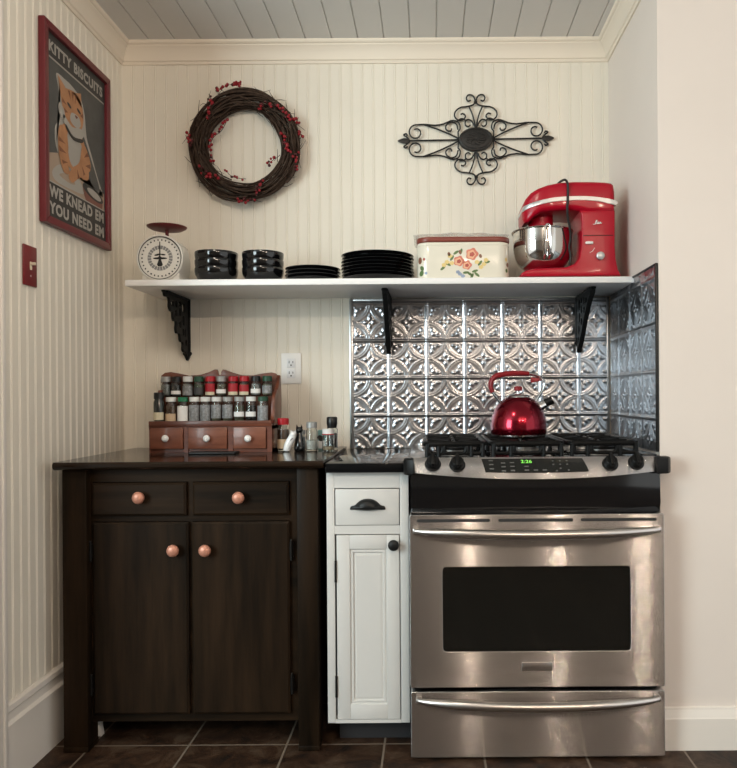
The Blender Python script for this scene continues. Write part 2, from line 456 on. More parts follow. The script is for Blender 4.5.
def tin(name, u0, u1, v0, v1, ou, ov, fn, parent, step=.0034):
    us = np.linspace(u0, u1, int((u1 - u0) / step)); vsn = np.linspace(v0, v1, int((v1 - v0) / step))
    U, V = np.meshgrid(us, vsn)
    Hh = tin_height((U - ou) / PT, (V - ov) / PZ)
    nu, nv = len(us), len(vsn)
    idx = np.arange(nu * nv).reshape(nv, nu)
    q = np.stack([idx[:-1, :-1], idx[:-1, 1:], idx[1:, 1:], idx[1:, :-1]], -1).reshape(-1, 4)
    co = [fn(a, c, h) for a, c, h in zip(U.ravel(), V.ravel(), Hh.ravel())]
    return MB().add(co, q.tolist()).build(name, 'tin', parent, smooth=180, recalc=False)
TZ0, TZ1 = .8795, 1.460
t = thing('tin_backsplash', (.2, 0, TZ0), 'embossed pressed tin backsplash on the back wall behind the range', 'backsplash')
tin('tin_panel', -.300, XR - .008, TZ0, TZ1, -.011, .8625, lambda u, v, h: Vector((u, -.004 - h, v)), t)
MB().box(-.311, -.297, -.011, -.001, TZ0, TZ1, .002).box(-.297, XR - .01, -.009, -.001, TZ1 - .010, TZ1, .002).build('edge_trim', 'tin_edge', t)
MB().box(XR - .016, XR - .006, -.0135, -.004, TZ0, TZ1, .002).build('corner_trim', 'tin_edge', t)
t = thing('tin_backsplash', (XR, -.3, .905), 'embossed tin panel on the narrow side wall right of the range', 'backsplash')
tin('tin_panel', YF + .008, -.03, .905, 1.478, -.005, .8625, lambda u, v, h: Vector((XR - .004 - h, u, v)), t)
MB().box(XR - .010, XR - .001, YF + .001, YF + .010, .905, 1.484, .002).box(XR - .010, XR - .001, YF + .010, -.35, 1.478, 1.484, .002).build('edge_trim', 'dark_edge', t)

# ================================================================== SHELF + BRACKETS
SZ = 1.484; SB = SZ - .021; SY = -.35
b = MB().box(-1.038, XR - .001, SY, -.001, SB, SZ, .002)
centre(tag(b.build('wall_shelf', 'shelf'), 'long white wall shelf on three black iron brackets', 'shelf'))

def bracket(x, label, z0=SB, yb=-.005, small=False):
    hgt = .205 if small else .236
    t = thing('shelf_bracket', (x, yb, z0 - hgt), label, 'bracket', 'iron brackets under the shelf')
    out = [(.004, -.002), (.245, -.002), (.252, -.010), (.246, -.020), (.215, -.020), (.204, -.034), (.205, -.052), (.192, -.066), (.172, -.070), (.168, -.088), (.158, -.100), (.142, -.098),
           (.134, -.108), (.138, -.126), (.130, -.142), (.112, -.140), (.098, -.148), (.092, -.166), (.078, -.172), (.070, -.168), (.062, -.180), (.064, -.198), (.052, -.208), (.040, -.206), (.026, -.214), (.004, -.214)]
    if small:
        out = [(.004, -.002), (.245, -.002), (.252, -.010), (.246, -.022), (.222, -.034), (.190, -.055), (.156, -.082), (.122, -.112), (.092, -.144), (.064, -.172), (.040, -.192), (.020, -.204), (.004, -.204)]
    holes = [ell(.178, -.038, .015, .010, 12), ell(.140, -.036, .010, .013, 12), ell(.142, -.070, .013, .012, 12), ell(.098, -.030, .014, .010, 12), ell(.100, -.062, .012, .016, 12),
             ell(.098, -.108, .013, .013, 12), ell(.058, -.042, .018, .018, 12), ell(.062, -.090, .012, .018, 12), ell(.064, -.134, .010, .013, 12), ell(.040, -.134, .008, .016, 12), ell(.034, -.172, .008, .011, 12)]
    me = fill_mesh([sp2(out, 4), *[[(a + (p - a) * 1.18, c + (q - c) * 1.18) for p, q in h] for h in holes for a, c in [(sum(p for p, q in h) / len(h), sum(q for p, q in h) / len(h))]]], .0035 if not small else .0075, .0015)
    MB().mesh(me, lambda u, v, w: Vector((x + w, yb - u, z0 + v))).build('scrollwork', 'iron', t)
    e = .236 - hgt
    b = MB().box(x - .012, x + .012, yb - .007, yb, z0 - .215 + e, z0 - .001, .002)
    b.prism(sp2([(-.012, -.205), (.012, -.205), (.017, -.214), (.011, -.222), (.004, -.238), (-.004, -.238), (-.011, -.222), (-.017, -.214)], 4), yb - .011, yb, lambda u, v, tt: Vector((x + u, tt, z0 + v + e)), .002)
    b.build('wall_plate', 'iron', t)
    MB().box(x - .012, x + .012, yb - .242, yb - .007, z0 - .007, z0 - .0005, .002).build('shelf_arm', 'iron', t)
bracket(-.94, 'left black openwork iron bracket on cream beadboard under the shelf', yb=-.002)
bracket(-.158, 'middle black iron bracket in front of the tin backsplash, under the plate stack', yb=-.0140, small=True)
bracket(.577, 'right black iron bracket under the shelf beneath the red mixer', yb=-.0140, small=True)

# ================================================================== SHELF OBJECTS
def lbl_stack(i, n):
    names = ['first', 'second', 'third', 'fourth', 'fifth', 'sixth', 'seventh', 'eighth', 'ninth']
    if i == n - 1: return 'topmost'
    if i == 0: return 'bottom'
    return names[n - 1 - i] + ' from top'
def plates(cx, r, n, dz, what, group, name='plate', cy=-.20):
    z = SZ; first = None
    for i in range(n):
        ht = dz + .007
        if not first:
            pr = [(0, .002), (r * .60, .002), (r * .62, 0), (r * .66, 0), (r * .68, .003), (r * .97, ht - .004), (r, ht - .001), (r * .995, ht), (r * .96, ht - .001), (r * .68, .0065), (0, .0065)]
            first = MB().lathe(pr, (0, 0, 0), n=48).build(name, 'black_china'); o = first
        else:
            o = first.copy(); COL.objects.link(o)
        jx, jy = random.uniform(-.0025, .0025), random.uniform(-.002, .002)
        o.location = (cx + jx, cy + jy, z + i * dz)
        tag(o, f'black {what}, {lbl_stack(i, n)}', 'plate', group)
p = W(378, 260, -.2); plates(p.x, .131, 8, .0118, 'dinner plate in the tall stack by the floral tin', 'dinner plates stacked on the shelf', 'dinner_plate')
p = W(312.5, 268, -.2); plates(p.x, .099, 4, .0125, 'small plate in the low stack', 'side plates stacked on the shelf', 'side_plate')
def bowls(cx, r, n, dz, what, group, cy=-.2):
    first = None
    for i in range(n):
        if not first:
            h = .060
            pr = [(0, .004), (r * .5, .004), (r * .52, 0), (r * .6, 0), (r * .66, .006), (r * .83, .018), (r * .90, .026), (r * .965, .036), (r * .995, .048), (r, h - .002), (r * .99, h), (r * .965, h - .001), (r * .94, .044), (r * .86, .029), (r * .7, .018), (0, .012)]
            first = MB().lathe(pr, n=40).build('bowl', 'black_china'); o = first
        else:
            o = first.copy(); COL.objects.link(o)
        o.location = (cx, cy, SZ + i * dz)
        tag(o, f'black bowl, {lbl_stack(i, n)} in the {what}', 'bowl', group)
p = W(216.5, 265, -.2); bowls(p.x, .0765, 3, .0290, 'stack of bowls nearest the kitchen scale', 'bowls stacked on the shelf')
p = W(263, 265, -.2); bowls(p.x, .0745, 3, .0280, 'stack of bowls beside the side plates', 'bowls stacked on the shelf')

# kitchen scale
c = W(160, 258, -.235); r = .083
t = thing('kitchen_scale', (c.x, -.19, SZ), 'white dial kitchen scale with a dark red pan at the left end of the shelf', 'kitchen scale')
b = MB()
b.prism(sp2([(c.x - .070, SZ), (c.x + .072, SZ), (c.x + .066, SZ + .03), (c.x + .072, c.z), (c.x + .055, c.z + .060), (c.x, c.z + .078), (c.x - .055, c.z + .060), (c.x - .072, c.z), (c.x - .066, SZ + .03)], 5), -.23, -.12, XZ, .006)
b.build('housing', 'scale_white', t)
MB().lathe([(r - .006, 0), (r, .001), (r, .010), (r - .004, .012), (r - .007, .008)], (c.x, -.228, c.z), (0, -1, 0), 48).build('dial_ring', 'scale_white', t)
MB().lathe([(r - .0085, 0), (r - .0065, .0), (r - .0065, .0015), (r - .0085, .0015)], (c.x, -.2365, c.z), (0, -1, 0), 48).build('ring_line', 'ink', t)
dial = MB().cyl((c.x, -.230, c.z), r - .006, .004, (0, -1, 0), 48).build('dial', 'scale_white', t)
b = MB().use('ink'); R0 = r - .013
for k in range(30):
    a = 2 * PI * k / 30; l = .009
    ca, sa = math.cos(a), math.sin(a)
    P = lambda rr, w: (c.x + rr * ca - w * sa, c.z + rr * sa + w * ca)
    w = .0022 if k % 5 else .0028
    rr = R0 - .008
    b.flatpoly([P(rr, -w), P(rr + l * .6, -w), P(rr + l * .6, w), P(rr, w)], XZ, -.2344)
b.use('greyink')
for k in range(24):
    a0, a1 = 2 * PI * k / 24, 2 * PI * (k + .82) / 24
    b.flatpoly([(c.x + q * math.cos(a), c.z + q * math.sin(a)) for q, a in ((.032, a0), (.045, a0), (.045, a1), (.032, a1))], XZ, -.2343)
b.use('ink')
b.flatpoly(ell(c.x, c.z - .001, .026, .004, 16), XZ, -.2345); b.flatpoly(ell(c.x - .008, c.z + .012, .013, .0035, 12, .2), XZ, -.2345); b.flatpoly(ell(c.x + .011, c.z + .012, .009, .003, 12, -.1), XZ, -.2345)
b.build('dial_marks', None, dial, recalc=False, smooth=0)
b = MB().prism([(c.x - .002, c.z), (c.x - .0012, c.z + .058), (c.x + .0012, c.z + .058), (c.x + .002, c.z), (c.x + .010, c.z - .024), (c.x + .006, c.z - .030), (c.x - .006, c.z - .030), (c.x - .010, c.z - .024)], -.2375, -.2355, XZ)
b.cyl((c.x, -.2355, c.z), .006, .004, (0, -1, 0), 16); b.build('needle', 'ink', t)
pc = W(167, 229, -.18)
MB().cyl((pc.x, -.18, c.z + .07), .006, pc.z - c.z - .07, n=16).build('post', 'scale_red', t)
pr = [(0, 0), (.03, 0), (.055, .003), (.068, .010), (.070, .0135), (.067, .013), (.053, .007), (0, .004)]
MB().lathe(pr, (pc.x, -.18, pc.z - .006), n=40).build('pan', 'scale_red', t)

# floral bread tin
x0, x1 = W(417, 260, -.32).x, W(510, 260, -.32).x
zt = W(460, 237, -.3).z
t = thing('bread_tin', ((x0 + x1) / 2, -.21, SZ), 'cream enamel bread tin with floral decal and rust brown lid on the shelf', 'bread box')
def rr_ext(x0, x1, y0, y1, r, z0, z1, bev=0.):
    return rrect(x0, x1, y0, y1, r), z0, z1
XY = lambda u, v, tt: Vector((u, v, tt))
body = MB().prism(rrect(x0, x1, -.325, -.10, .045, 8), SZ, zt - .022, XY, .004).build('tin_body', 'tinwhite', t)
MB().prism(rrect(x0 - .001, x1 + .001, -.326, -.099, .046, 8), zt - .034, zt - .029, XY, .0015).build('rim_bead', 'tinwhite', t)
MB().prism(rrect(x0 - .002, x1 + .002, -.327, -.098, .047, 8), zt - .022, zt - .004, XY, .004).build('lid', 'lidrust', t)
b = MB(); fc = (x0 + x1) / 2
def fl(px, py, a, bb, m, rot=0, t0=0, wav=0):
    q = W(px, py, -.326)
    pts = ell(0, 0, a, bb, 22, rot)
    if wav: pts = [(u * (1 + wav * math.cos(5 * math.atan2(v, u))), v * (1 + wav * math.cos(5 * math.atan2(v, u)))) for u, v in pts]
    b.use(m).flatpoly([(q.x + u, q.z + v) for u, v in pts], XZ, -.3254 - t0 * .0002)
for px, py, rt in ((456, 252.5, .6), (470, 274, -.5), (475, 271, .3), (448, 264, 2.6), (487, 262, .2), (452, 258, 1.), (461, 251.5, 1.3), (480, 263, .9), (466, 272.5, .1), (443, 268, .7), (472, 276, 1.1), (477, 274.5, -.7)):
    fl(px, py, .011, .0045, 'leaf', rt)
for px, py in ((447, 262), (450, 256), (444, 265), (452, 263), (477, 262), (484, 264), (481, 267), (486, 260)): fl(px, py, .008, .007, 'yellow', 0, 1, .15)
for px, py in ((460, 274), (463, 276), (458, 272)): fl(px, py, .007, .006, 'bluef', 0, 1, .15)
for px, py, s in ((472, 254, .021), (459, 261, .018), (467, 265, .016)):
    fl(px, py, s, s * .95, 'pink', .3, 2, .12); fl(px - .6, py + .4, s * .72, s * .66, 'peach', 1., 3, .1); fl(px, py + .3, s * .42, s * .36, 'pinkd', .5, 4, .1)
for px, py in ((480.5, 256), (460, 252), (449, 254)): fl(px, py, .005, .007, 'brownf', .3, 1)
b.build('floral_decal', None, body, recalc=False, smooth=0)
def wrap_side(bb):
    yc, rc = -.325 + .045, .0453
    for v in bb.v:
        for xc, s in ((x0 + .045, -1), (x1 - .045, 1)):
            dx = (v.x - xc) * s
            if dx > 0:
                dx = min(dx, rc * .995)
                v.x = xc + s * dx; v.y = yc - math.sqrt(rc * rc - dx * dx) - .0006
b = MB(); fl(420, 260, .006, .012, 'brownf', 0, -8); fl(424, 259, .004, .005, 'pinkd', 0, 0); fl(422, 268, .006, .009, 'leaf', .4, 0); fl(426, 273, .005, .005, 'bluef', 0, 0); fl(421.5, 273, .007, .010, 'leaf', -.2, 0)

wrap_side(b); b.build('floral_decal', None, body, recalc=False, smooth=0)
b = MB(); fl(506.5, 259, .004, .007, 'yellow', 0, 0); fl(508, 264, .004, .008, 'brownf', 0, 0); fl(507, 270, .004, .007, 'leaf', 0, 0)
wrap_side(b); b.build('floral_decal', None, body, recalc=False, smooth=0)
# crumpled plastic bag lying on the lid
n, m2 = 40, 16; vs, fs = [], []
from mathutils import noise as mn
for j in range(m2 + 1):
    for i in range(n + 1):
        u, v = i / n, j / m2
        X = x0 - .012 + u * (x1 - x0 + .010); Y = -.320 + v * .215
        hgt = .004 + .028 * math.sin(PI * min(1, max(0, u))) ** .7 * (.35 + .65 * math.sin(PI * v) ** .6) * (.55 + .45 * mn.noise((u * 5, v * 4, 3)) ) + .0025 * mn.noise((u * 12, v * 9, 1)) + .003
        edge = 0
        vs.append((X, Y, zt - .004 + max(.001, hgt)))
for j in range(m2):
    for i in range(n):
        a = j * (n + 1) + i; fs.append([a, a + 1, a + n + 2, a + n + 1])
bag = MB().add(vs, fs).build('plastic_bag', 'film', smooth=60, recalc=False)
sol = bag.modifiers.new('thickness', 'SOLIDIFY'); sol.thickness = .0004
centre(tag(bag, 'clear crumpled plastic bag lying on top of the floral bread tin', 'plastic bag'))

# stand mixer -------------------------------------------------------
YM = -.335; YB = -.125
def MX(X, Z): q = W(500 + X / 5.67, 170 + Z / 5.67, YM); return (q.x, q.z)
q = MX(380, 600)
t = thing('stand_mixer', (q[0], -.23, SZ), 'glossy red stand mixer with steel bowl at the right end of the shelf', 'stand mixer')
zb = SZ
head = [(108, 215), (112, 185), (130, 150), (165, 118), (210, 97), (270, 79), (340, 66), (420, 61), (520, 61), (600, 64), (634, 69), (648, 82), (654, 120), (655, 240), (500, 240), (440, 226), (400, 222), (330, 224), (230, 232), (190, 250), (150, 283), (122, 282), (110, 262)]
hp = [MX(*p) for p in head]
def nose(mb):
    x_, yc = MX(108, 0)[0], (YM + YB) / 2
    for v in mb.v:
        f = min(1, max(0, (v.x - x_ + .006) / .13)); v.x += .017 * (1 - f) ** 1.5; v.y = yc + (v.y - yc) * (.42 + .58 * math.sqrt(1 - (1 - f) ** 2))
    return mb
nose(MB().prism(hp, YM, YB, XZ, .022, 5)).build('mixer_head', 'mixred', t, smooth=50)
col = [(455, 225), (655, 225), (655, 420), (660, 500), (672, 560), (690, 597), (120, 603), (122, 585), (150, 566), (200, 556), (300, 552), (380, 548), (425, 530), (452, 495), (464, 440), (466, 330), (464, 255)]
cp = [MX(*p) for p in col]; cp = [(u, max(v, zb)) for u, v in cp]
MB().prism(cp, YM + .004, YB - .004, XZ, .012, 3).build('mixer_column', 'mixred', t, smooth=50)
# seam under the upper housing
a, c2 = MX(466, 370), MX(655, 370)
MB().box(a[0] + .004, c2[0] - .006, YM + .0032, YM + .01, a[1] - .0012, a[1] + .0012).build('housing_seam', 'blackplastic', t)
band = [(110, 196), (150, 184), (230, 168), (310, 156), (380, 150), (470, 148), (560, 154), (654, 172), (655, 198), (560, 178), (470, 171), (380, 173), (310, 179), (230, 192), (150, 208), (110, 220)]
nose(MB().prism(sp2([MX(*p) for p in band], 4), YM - .002, YB + .002, XZ, .0008, 1)).build('trim_band', 'silverband', t)
bc = MX(267, 430); byc = -.228
hub = MX(252, 240)
MB().lathe([(0, .0), (.040, 0), (.044, .004), (.044, .055), (0, .055)], (hub[0] + .003, byc, MX(0, 296)[1]), n=40).build('drive_hub', 'mixred', t)
bz0, bz1 = MX(0, 556)[1] + .004, MX(0, 318)[1]
hh = bz1 - bz0; rb = .104
ip = [(0, 0), (.035, 0), (.042, .004)] + [(.042 + (rb - .042) * math.sin(PI / 2 * k / 10) ** .8, .004 + (hh * .62) * (1 - math.cos(PI / 2 * k / 10))) for k in range(1, 11)] + [(rb, hh * .8), (rb, hh - .003), (rb + .004, hh - .002), (rb + .004, hh), (rb - .002, hh)]
inner = [(r_ - .002, z + .002) for r_, z in ip[::-1][5:] if r_ > .04] + [(0, .004)]
bowl = MB().lathe(ip + inner, (bc[0], byc, bz0), n=56).build('mixing_bowl', 'bowlsteel', t, smooth=60)
MB().tube([(bc[0] + (rb + .004) * math.cos(k * PI / 28), byc + (rb + .004) * math.sin(k * PI / 28), bz1 - .001) for k in range(56)], .0025, 6, True).build('bowl_rim', 'bowlsteel', bowl)
hx = MX(262, 0)[0]
hpth = spline([(hx - .008, byc - rb + .006, MX(0, 500)[1]), (hx - .010, byc - rb - .020, MX(0, 470)[1]), (hx - .010, byc - rb - .030, MX(0, 400)[1]), (hx - .009, byc - rb - .028, MX(0, 335)[1]), (hx, byc - rb - .026, MX(0, 318)[1]),
               (hx + .009, byc - rb - .028, MX(0, 335)[1]), (hx + .010, byc - rb - .030, MX(0, 400)[1]), (hx + .010, byc - rb - .020, MX(0, 470)[1]), (hx + .008, byc - rb + .006, MX(0, 500)[1])], 5)
MB().tube(hpth, .0035, 8).build('bowl_handle', 'chrome', bowl)
# bowl seat, beater, splash-side dark housing
MB().lathe([(0, 0), (.062, 0), (.060, .010), (.05, .016), (0, .016)], (bc[0], byc, bz0 - .014), n=40).build('bowl_seat', 'mixred', t)
b = MB().cyl((hub[0] + .003, byc, bz0 + .03), .006, hh, n=12)
for k in range(4):
    a0 = k * PI / 4; b.tube([(hub[0] + .003 + .05 * math.sin(PI * j / 12) * math.cos(a0), byc + .05 * math.sin(PI * j / 12) * math.sin(a0), bz0 + .015 + .1 * j / 12) for j in range(13)], .0014, 5)
b.build('whisk', 'chrome', t)
kb = MX(568, 487)
MB().lathe([(0, 0), (.0135, 0), (.0145, .003), (.0135, .012), (.011, .014), (0, .014)], (kb[0], YM + .004, kb[1]), (0, -1, 0), 28).build('speed_knob', 'silverband', t)
a = MX(506, 413)
MB().box(a[0] - .0135, a[0] + .0135, YM - .006, YM + .005, a[1] - .0045, a[1] + .0045, .003).build('lock_lever', 'whiteplastic', t)
a, c2 = MX(510, 468), MX(538, 440)
MB().tube([(a[0], YM + .0035, a[1]), (MX(527, 458)[0], YM + .0035, MX(527, 458)[1]), (c2[0], YM + .0035, c2[1])], .001, 6).build('speed_mark', 'whiteplastic', t)
a = MX(552, 300)
# script wordmark (slanted handwriting strokes)
b = MB(); sc = .00305
stroke = [[(-5, -1.2), (-3.6, -1.6), (-2, -.4), (-.6, 2.0), (-.4, 3), (-1.2, 2.6), (-2.0, 0.6), (-2.4, -1.2), (-1.2, -1.0), (-.2, -.3)], [(-.2, -.3), (.3, .8), (.1, -.9), (.8, -.6), (1.3, .4)], [(1.3, .4), (1.9, 1.0), (1.6, -.2), (2.2, -.8), (1.2, -1.0)], [(2.2, -.8), (3.0, .3), (3.8, .8), (3.0, .9), (2.8, -.4), (3.6, -.2), (4.0, .8), (3.9, -.6), (5.2, -.1)], [(.7, 1.7), (.9, 1.9)]]
for st in stroke: b.tube([(a[0] + p.x * sc, YM - .0003, a[1] + p.y * sc) for p in spline([(x, y, 0) for x, y in st], 5)], .0011, 5)
b.build('script_wordmark', 'whiteplastic', t)
P = lambda X, Z, y: (MX(X, Z)[0], y, MX(X, Z)[1])
cpth = spline([P(330, 72, -.22), P(338, 58, -.26), P(352, 50, -.30), P(368, 56, -.335), P(379, 80, -.346), P(382, 120, -.344), P(382, 170, -.343), P(380, 215, -.340), P(386, 265, -.33), P(400, 320, -.32), P(408, 370, -.31), P(404, 430, -.30), P(412, 480, -.30), P(404, 530, -.30)], 6)
MB().tube(cpth, .0042, 8).build('power_cord', 'cord', t)

# ================================================================== WALL HANGINGS
# wreath
wc = W(244.5, 146, -.04); RO, RI = .216, .140; RM = (RO + RI) / 2; RT = (RO - RI) / 2
t = thing('berry_wreath', (wc.x, 0, wc.z - RO), 'round grapevine wreath with red berries hanging on the cream back wall', 'wreath')
b = MB()
for k in range(120):
    ph = random.uniform(0, 2 * PI); span = random.uniform(1.0, 3.6); n = int(span * 11) + 4
    rr = RT * math.sqrt(random.uniform(.05, 1.)); a0 = random.uniform(0, 2 * PI); tw = random.uniform(-1.4, 1.4)
    ex = random.uniform(-.006, .006)
    pts = []
    for i in range(n):
        s = i / (n - 1); a = ph + span * s; q = a0 + tw * s + .25 * math.sin(s * 9 + k)
        R = RM + rr * math.cos(q) + ex * math.sin(3 * a + k); y = -.040 + max(-.04, min(.0395, rr * math.sin(q) * .95))
        pts.append((wc.x + R * math.cos(a), y, wc.z + R * math.sin(a)))
    b.tube(pts, random.uniform(.002, .0045), 5)
# stray twig ends
for k in range(46):
    a = random.uniform(0, 2 * PI); s = random.choice((-1, 1, 1)); R = RM + s * RT * .9; tang = random.choice((-1, 1))
    p0 = Vector((wc.x + R * math.cos(a), -.05, wc.z + R * math.sin(a)))
    dr = Vector((math.cos(a) * s * .5 - tang * math.sin(a), random.uniform(-.2, .2), math.sin(a) * s * .5 + tang * math.cos(a))).normalized()
    l = random.uniform(.025, .055); b.tube([p0, p0 + dr * l * .5 + Vector((0, 0, random.uniform(-.006, .006))), p0 + dr * l], [.0014, .001, .0006], 4)
b.build('vine_ring', 'twig', t, recalc=False)
sprigs = [([(209, 121), (210, 112), (211, 103), (209, 94)], 9), ([(216, 92), (222, 88), (232, 84), (238, 83), (241, 87)], 13), ([(258, 109), (264, 105), (272, 105), (281, 109), (284, 113)], 11), ([(284, 114), (290, 118), (296, 119), (299, 125)], 10),
          ([(300, 131), (302, 138)], 3), ([(283, 133), (286, 145), (290, 153)], 10), ([(297, 153), (295, 162), (297, 172)], 7), ([(187, 131), (190, 140), (191, 146)], 8), ([(227, 120), (222, 130), (214, 137), (210, 146), (212, 157), (214, 165)], 13),
          ([(199, 167), (206, 175), (214, 177), (222, 178)], 8), ([(226, 171), (233, 177), (246, 179)], 5), ([(238, 199), (248, 201), (256, 199)], 7), ([(255, 196), (259, 188), (262, 178)], 7), ([(268, 165), (274, 159)], 4)]
berry0 = None
def on_wreath(x, y):
    Y = -.085
    for _ in range(3):
        p = W(x, y, Y); q = (math.hypot(p.x - wc.x, p.z - wc.z) - RM) / RT
        Y = -.040 - .046 * math.sqrt(max(.02, 1 - q * q))
    return p
for pts, n in sprigs:
    sp = spline([on_wreath(x, y) for x, y in pts], 12)
    sg = MB().tube(sp, .0011, 4).build('berry_sprig', 'twig', t, recalc=False)
    n = int(n * 1.5)
    for k in range(n):
        p = sp[int((k + .5) / n * (len(sp) - 1))] + Vector((random.uniform(-.008, .008), random.uniform(-.009, .001), random.uniform(-.008, .008)))
        s = random.uniform(.75, 1.15)
        if not berry0:
            berry0 = MB().ball((0, 0, 0), .0058, 10).build('berry', 'berry'); o = berry0
        else: o = berry0.copy(); COL.objects.link(o)
        o.parent = sg; o.location = p - BASE[t.name]; o.scale = (s, s, s)
        if random.random() < .2:
            o.material_slots[0].link = 'OBJECT'; o.material_slots[0].material = M['berry_dark']

# wrought iron wall ornament
AC = W(476, 139, -.02); AS = D / F / 3.685 * .993
t = thing('scrollwork_ornament', (AC.x, 0, AC.z - .16), 'black scrolled iron ornament with oval centre plaque on the cream back wall', 'wall decor')
roll = Matrix.Rotation(-0.004, 3, 'Y')
def AP(u, v, y=-.014): 
    return Vector((AC.x + u * AS, y, AC.z + v * AS + u * AS * .012))
def spiral(cx, cy, r0, r1, a0, a1, n=22):
    return [(cx + (r0 + (r1 - r0) * k / n) * math.cos(a0 + (a1 - a0) * k / n), cy + (r0 + (r1 - r0) * k / n) * math.sin(a0 + (a1 - a0) * k / n)) for k in range(n + 1)]
def quad(fx, fy):
    L = []
    # long scroll: inner curl -> top run -> outer curl
    inner = spiral(84, 52, 12, 26, math.radians(-150 + 360), math.radians(60 + 360 - 360), 20)
    inner = spiral(92, 48, 10, 25, math.radians(-200), math.radians(-200 - 215), 18)[::1]
    run = [(118, 59), (150, 54), (182, 58)]
    outer = spiral(221, 30, 29, 12, math.radians(100), math.radians(100 - 400), 30)
    full = [(66, 30), (58, 42), (62, 62), (76, 70), (92, 71), (118, 60), (150, 55), (185, 59)] + outer
    L.append(full)
    L.append(spiral(88, 48, 23, 9, math.radians(150), math.radians(150 + 250), 18) if False else [(66, 38), (72, 58), (90, 66), (108, 56), (111, 42), (102, 33), (92, 34), (89, 42)])
    L.append([(64, 4), (90, 18), (140, 40), (196, 60)])
    L.append([(186, 58), (206, 55), (232, 52)] if False else [(64, 4), (66, 30)])
    # upper scroll
    L.append([(2, 140), (10, 128), (34, 122), (56, 119), (74, 106), (78, 88), (66, 73), (48, 74), (38, 86), (46, 96), (56, 94)])
    L.append([(24, 120), (12, 92), (4, 60), (2, 46)])
    L.append([(4, 48), (14, 66), (26, 74), (38, 68), (38, 54), (28, 48), (20, 54)])
    L.append([(36, 70), (52, 78), (68, 70)])
    # finial curls
    L.append([(2, 136), (4, 152), (14, 164), (28, 164), (34, 152), (28, 142), (18, 145)])
    return [[(fx * a, fy * c) for a, c in l] for l in L]
for fx in (1, -1):
    for fy in (1, -1):
        b = MB()
        for l in quad(fx, fy):
            P3 = spline([AP(a, c) for a, c in l], 6 if len(l) < 14 else 2)
            b.tube(P3, .0031, 6)
        b.build('scroll', 'wrought', t)
b = MB()
for s in (1, -1):
    b.tube([AP(s * 56, 0), AP(s * 252, 0)], .0034, 6)
b.build('crossbar', 'wrought', t)
for s in (1, -1):
    b = MB()
    b.prism(sp2([(s * 248, -6), (s * 258, -9), (s * 272, -8), (s * 289, 0), (s * 272, 8), (s * 258, 9), (s * 248, 6)], 4), -.018, -.010, lambda u, v, y: AP(u, v, y), .001)
    for q in (1, -1): b.tube(spline([AP(s * 246, q * 3), AP(s * 256, q * 14), AP(s * 266, q * 22), AP(s * 258, q * 26), AP(s * 253, q * 20)], 5), .0034, 6)
    b.build('tip_finial', 'wrought', t)
b = MB()
for s in (1, -1): b.tube([AP(-6, s * 137), AP(6, s * 137)], .006, 8)
b.build('collar', 'wrought', t)
b = MB().prism([(u, v) for u, v in ell(0, 0, 63, 43, 40)], -.024, -.0005, lambda u, v, y: AP(u, v, y), .003)
pq = b.build('plaque', 'wrought', t)
b = MB().tube([AP(55 * math.cos(k * PI / 20), 36 * math.sin(k * PI / 20), -.024) for k in range(40)], .002, 6, True)
for k in range(10):
    a = k * PI / 5; b.tube(spline([AP(0, 0, -.024), AP(18 * math.cos(a), 11 * math.sin(a), -.026), AP(38 * math.cos(a + .4), 22 * math.sin(a + .4), -.026), AP(34 * math.cos(a + .75), 23 * math.sin(a + .75), -.025)], 4), .002, 5)
b.build('plaque_relief', 'wrought', pq)

# framed poster on the left wall
py0, py1, pz0, pz1 = -.615, -.155, 1.622, 2.250
t = thing('framed_poster', (XL, (py0 + py1) / 2, pz0), 'dark red framed poster of a ginger cat kneading dough on the left wall', 'poster')
fw, XF = .024, XL + .024
def frame_bar(poly): return poly
b = MB()
fn = lambda u, v, tt: Vector((tt, u, v))
for poly in ([(py0, pz0), (py1, pz0), (py1 - fw, pz0 + fw), (py0 + fw, pz0 + fw)], [(py1, pz0), (py1, pz1), (py1 - fw, pz1 - fw), (py1 - fw, pz0 + fw)],
             [(py1, pz1), (py0, pz1), (py0 + fw, pz1 - fw), (py1 - fw, pz1 - fw)], [(py0, pz1), (py0, pz0), (py0 + fw, pz0 + fw), (py0 + fw, pz1 - fw)]):
    b.prism(poly, XL + .002, XF, fn, .003)
b.build('poster_frame', 'frame', t)
iw, ih = py1 - py0 - 2 * fw, pz1 - pz0 - 2 * fw
def PP(u, v, k): return Vector((XL + .010 + k * .0003, py0 + fw + u * iw, pz1 - fw - v * ih))
b = MB().use('p_bg'); b.box(XL + .003, XL + .010, py0 + fw - .004, py1 - fw + .004, pz0 + fw - .004, pz1 - fw + .004)
def art(m, pts, k, sm=True): b.use(m).flatpoly(sp2(pts, 4) if sm else pts, PP, k)
R4 = lambda a, c, d, e: [(a, c), (d, c), (d, e), (a, e)]
# table, dough, bowl
art('p_tan', [(.02, .66), (.30, .60), (.62, .62), (.98, .70), (.98, .80), (.5, .80), (.02, .80)], 1, False)
art('p_light', [(.10, .74), (.22, .68), (.40, .67), (.56, .72), (.60, .77), (.40, .785), (.15, .785)], 2)
art('p_tan', [(.2, .74), (.34, .71), (.46, .74), (.36, .755)], 3)
art('p_red', [(.60, .71), (.93, .75), (.90, .83), (.78, .845), (.64, .80)], 2)
art('p_dark', ell(.77, .735, .19, .035, 18, .09), 3, False); art('p_light', ell(.79, .737, .13, .022, 18, .09), 4, False)
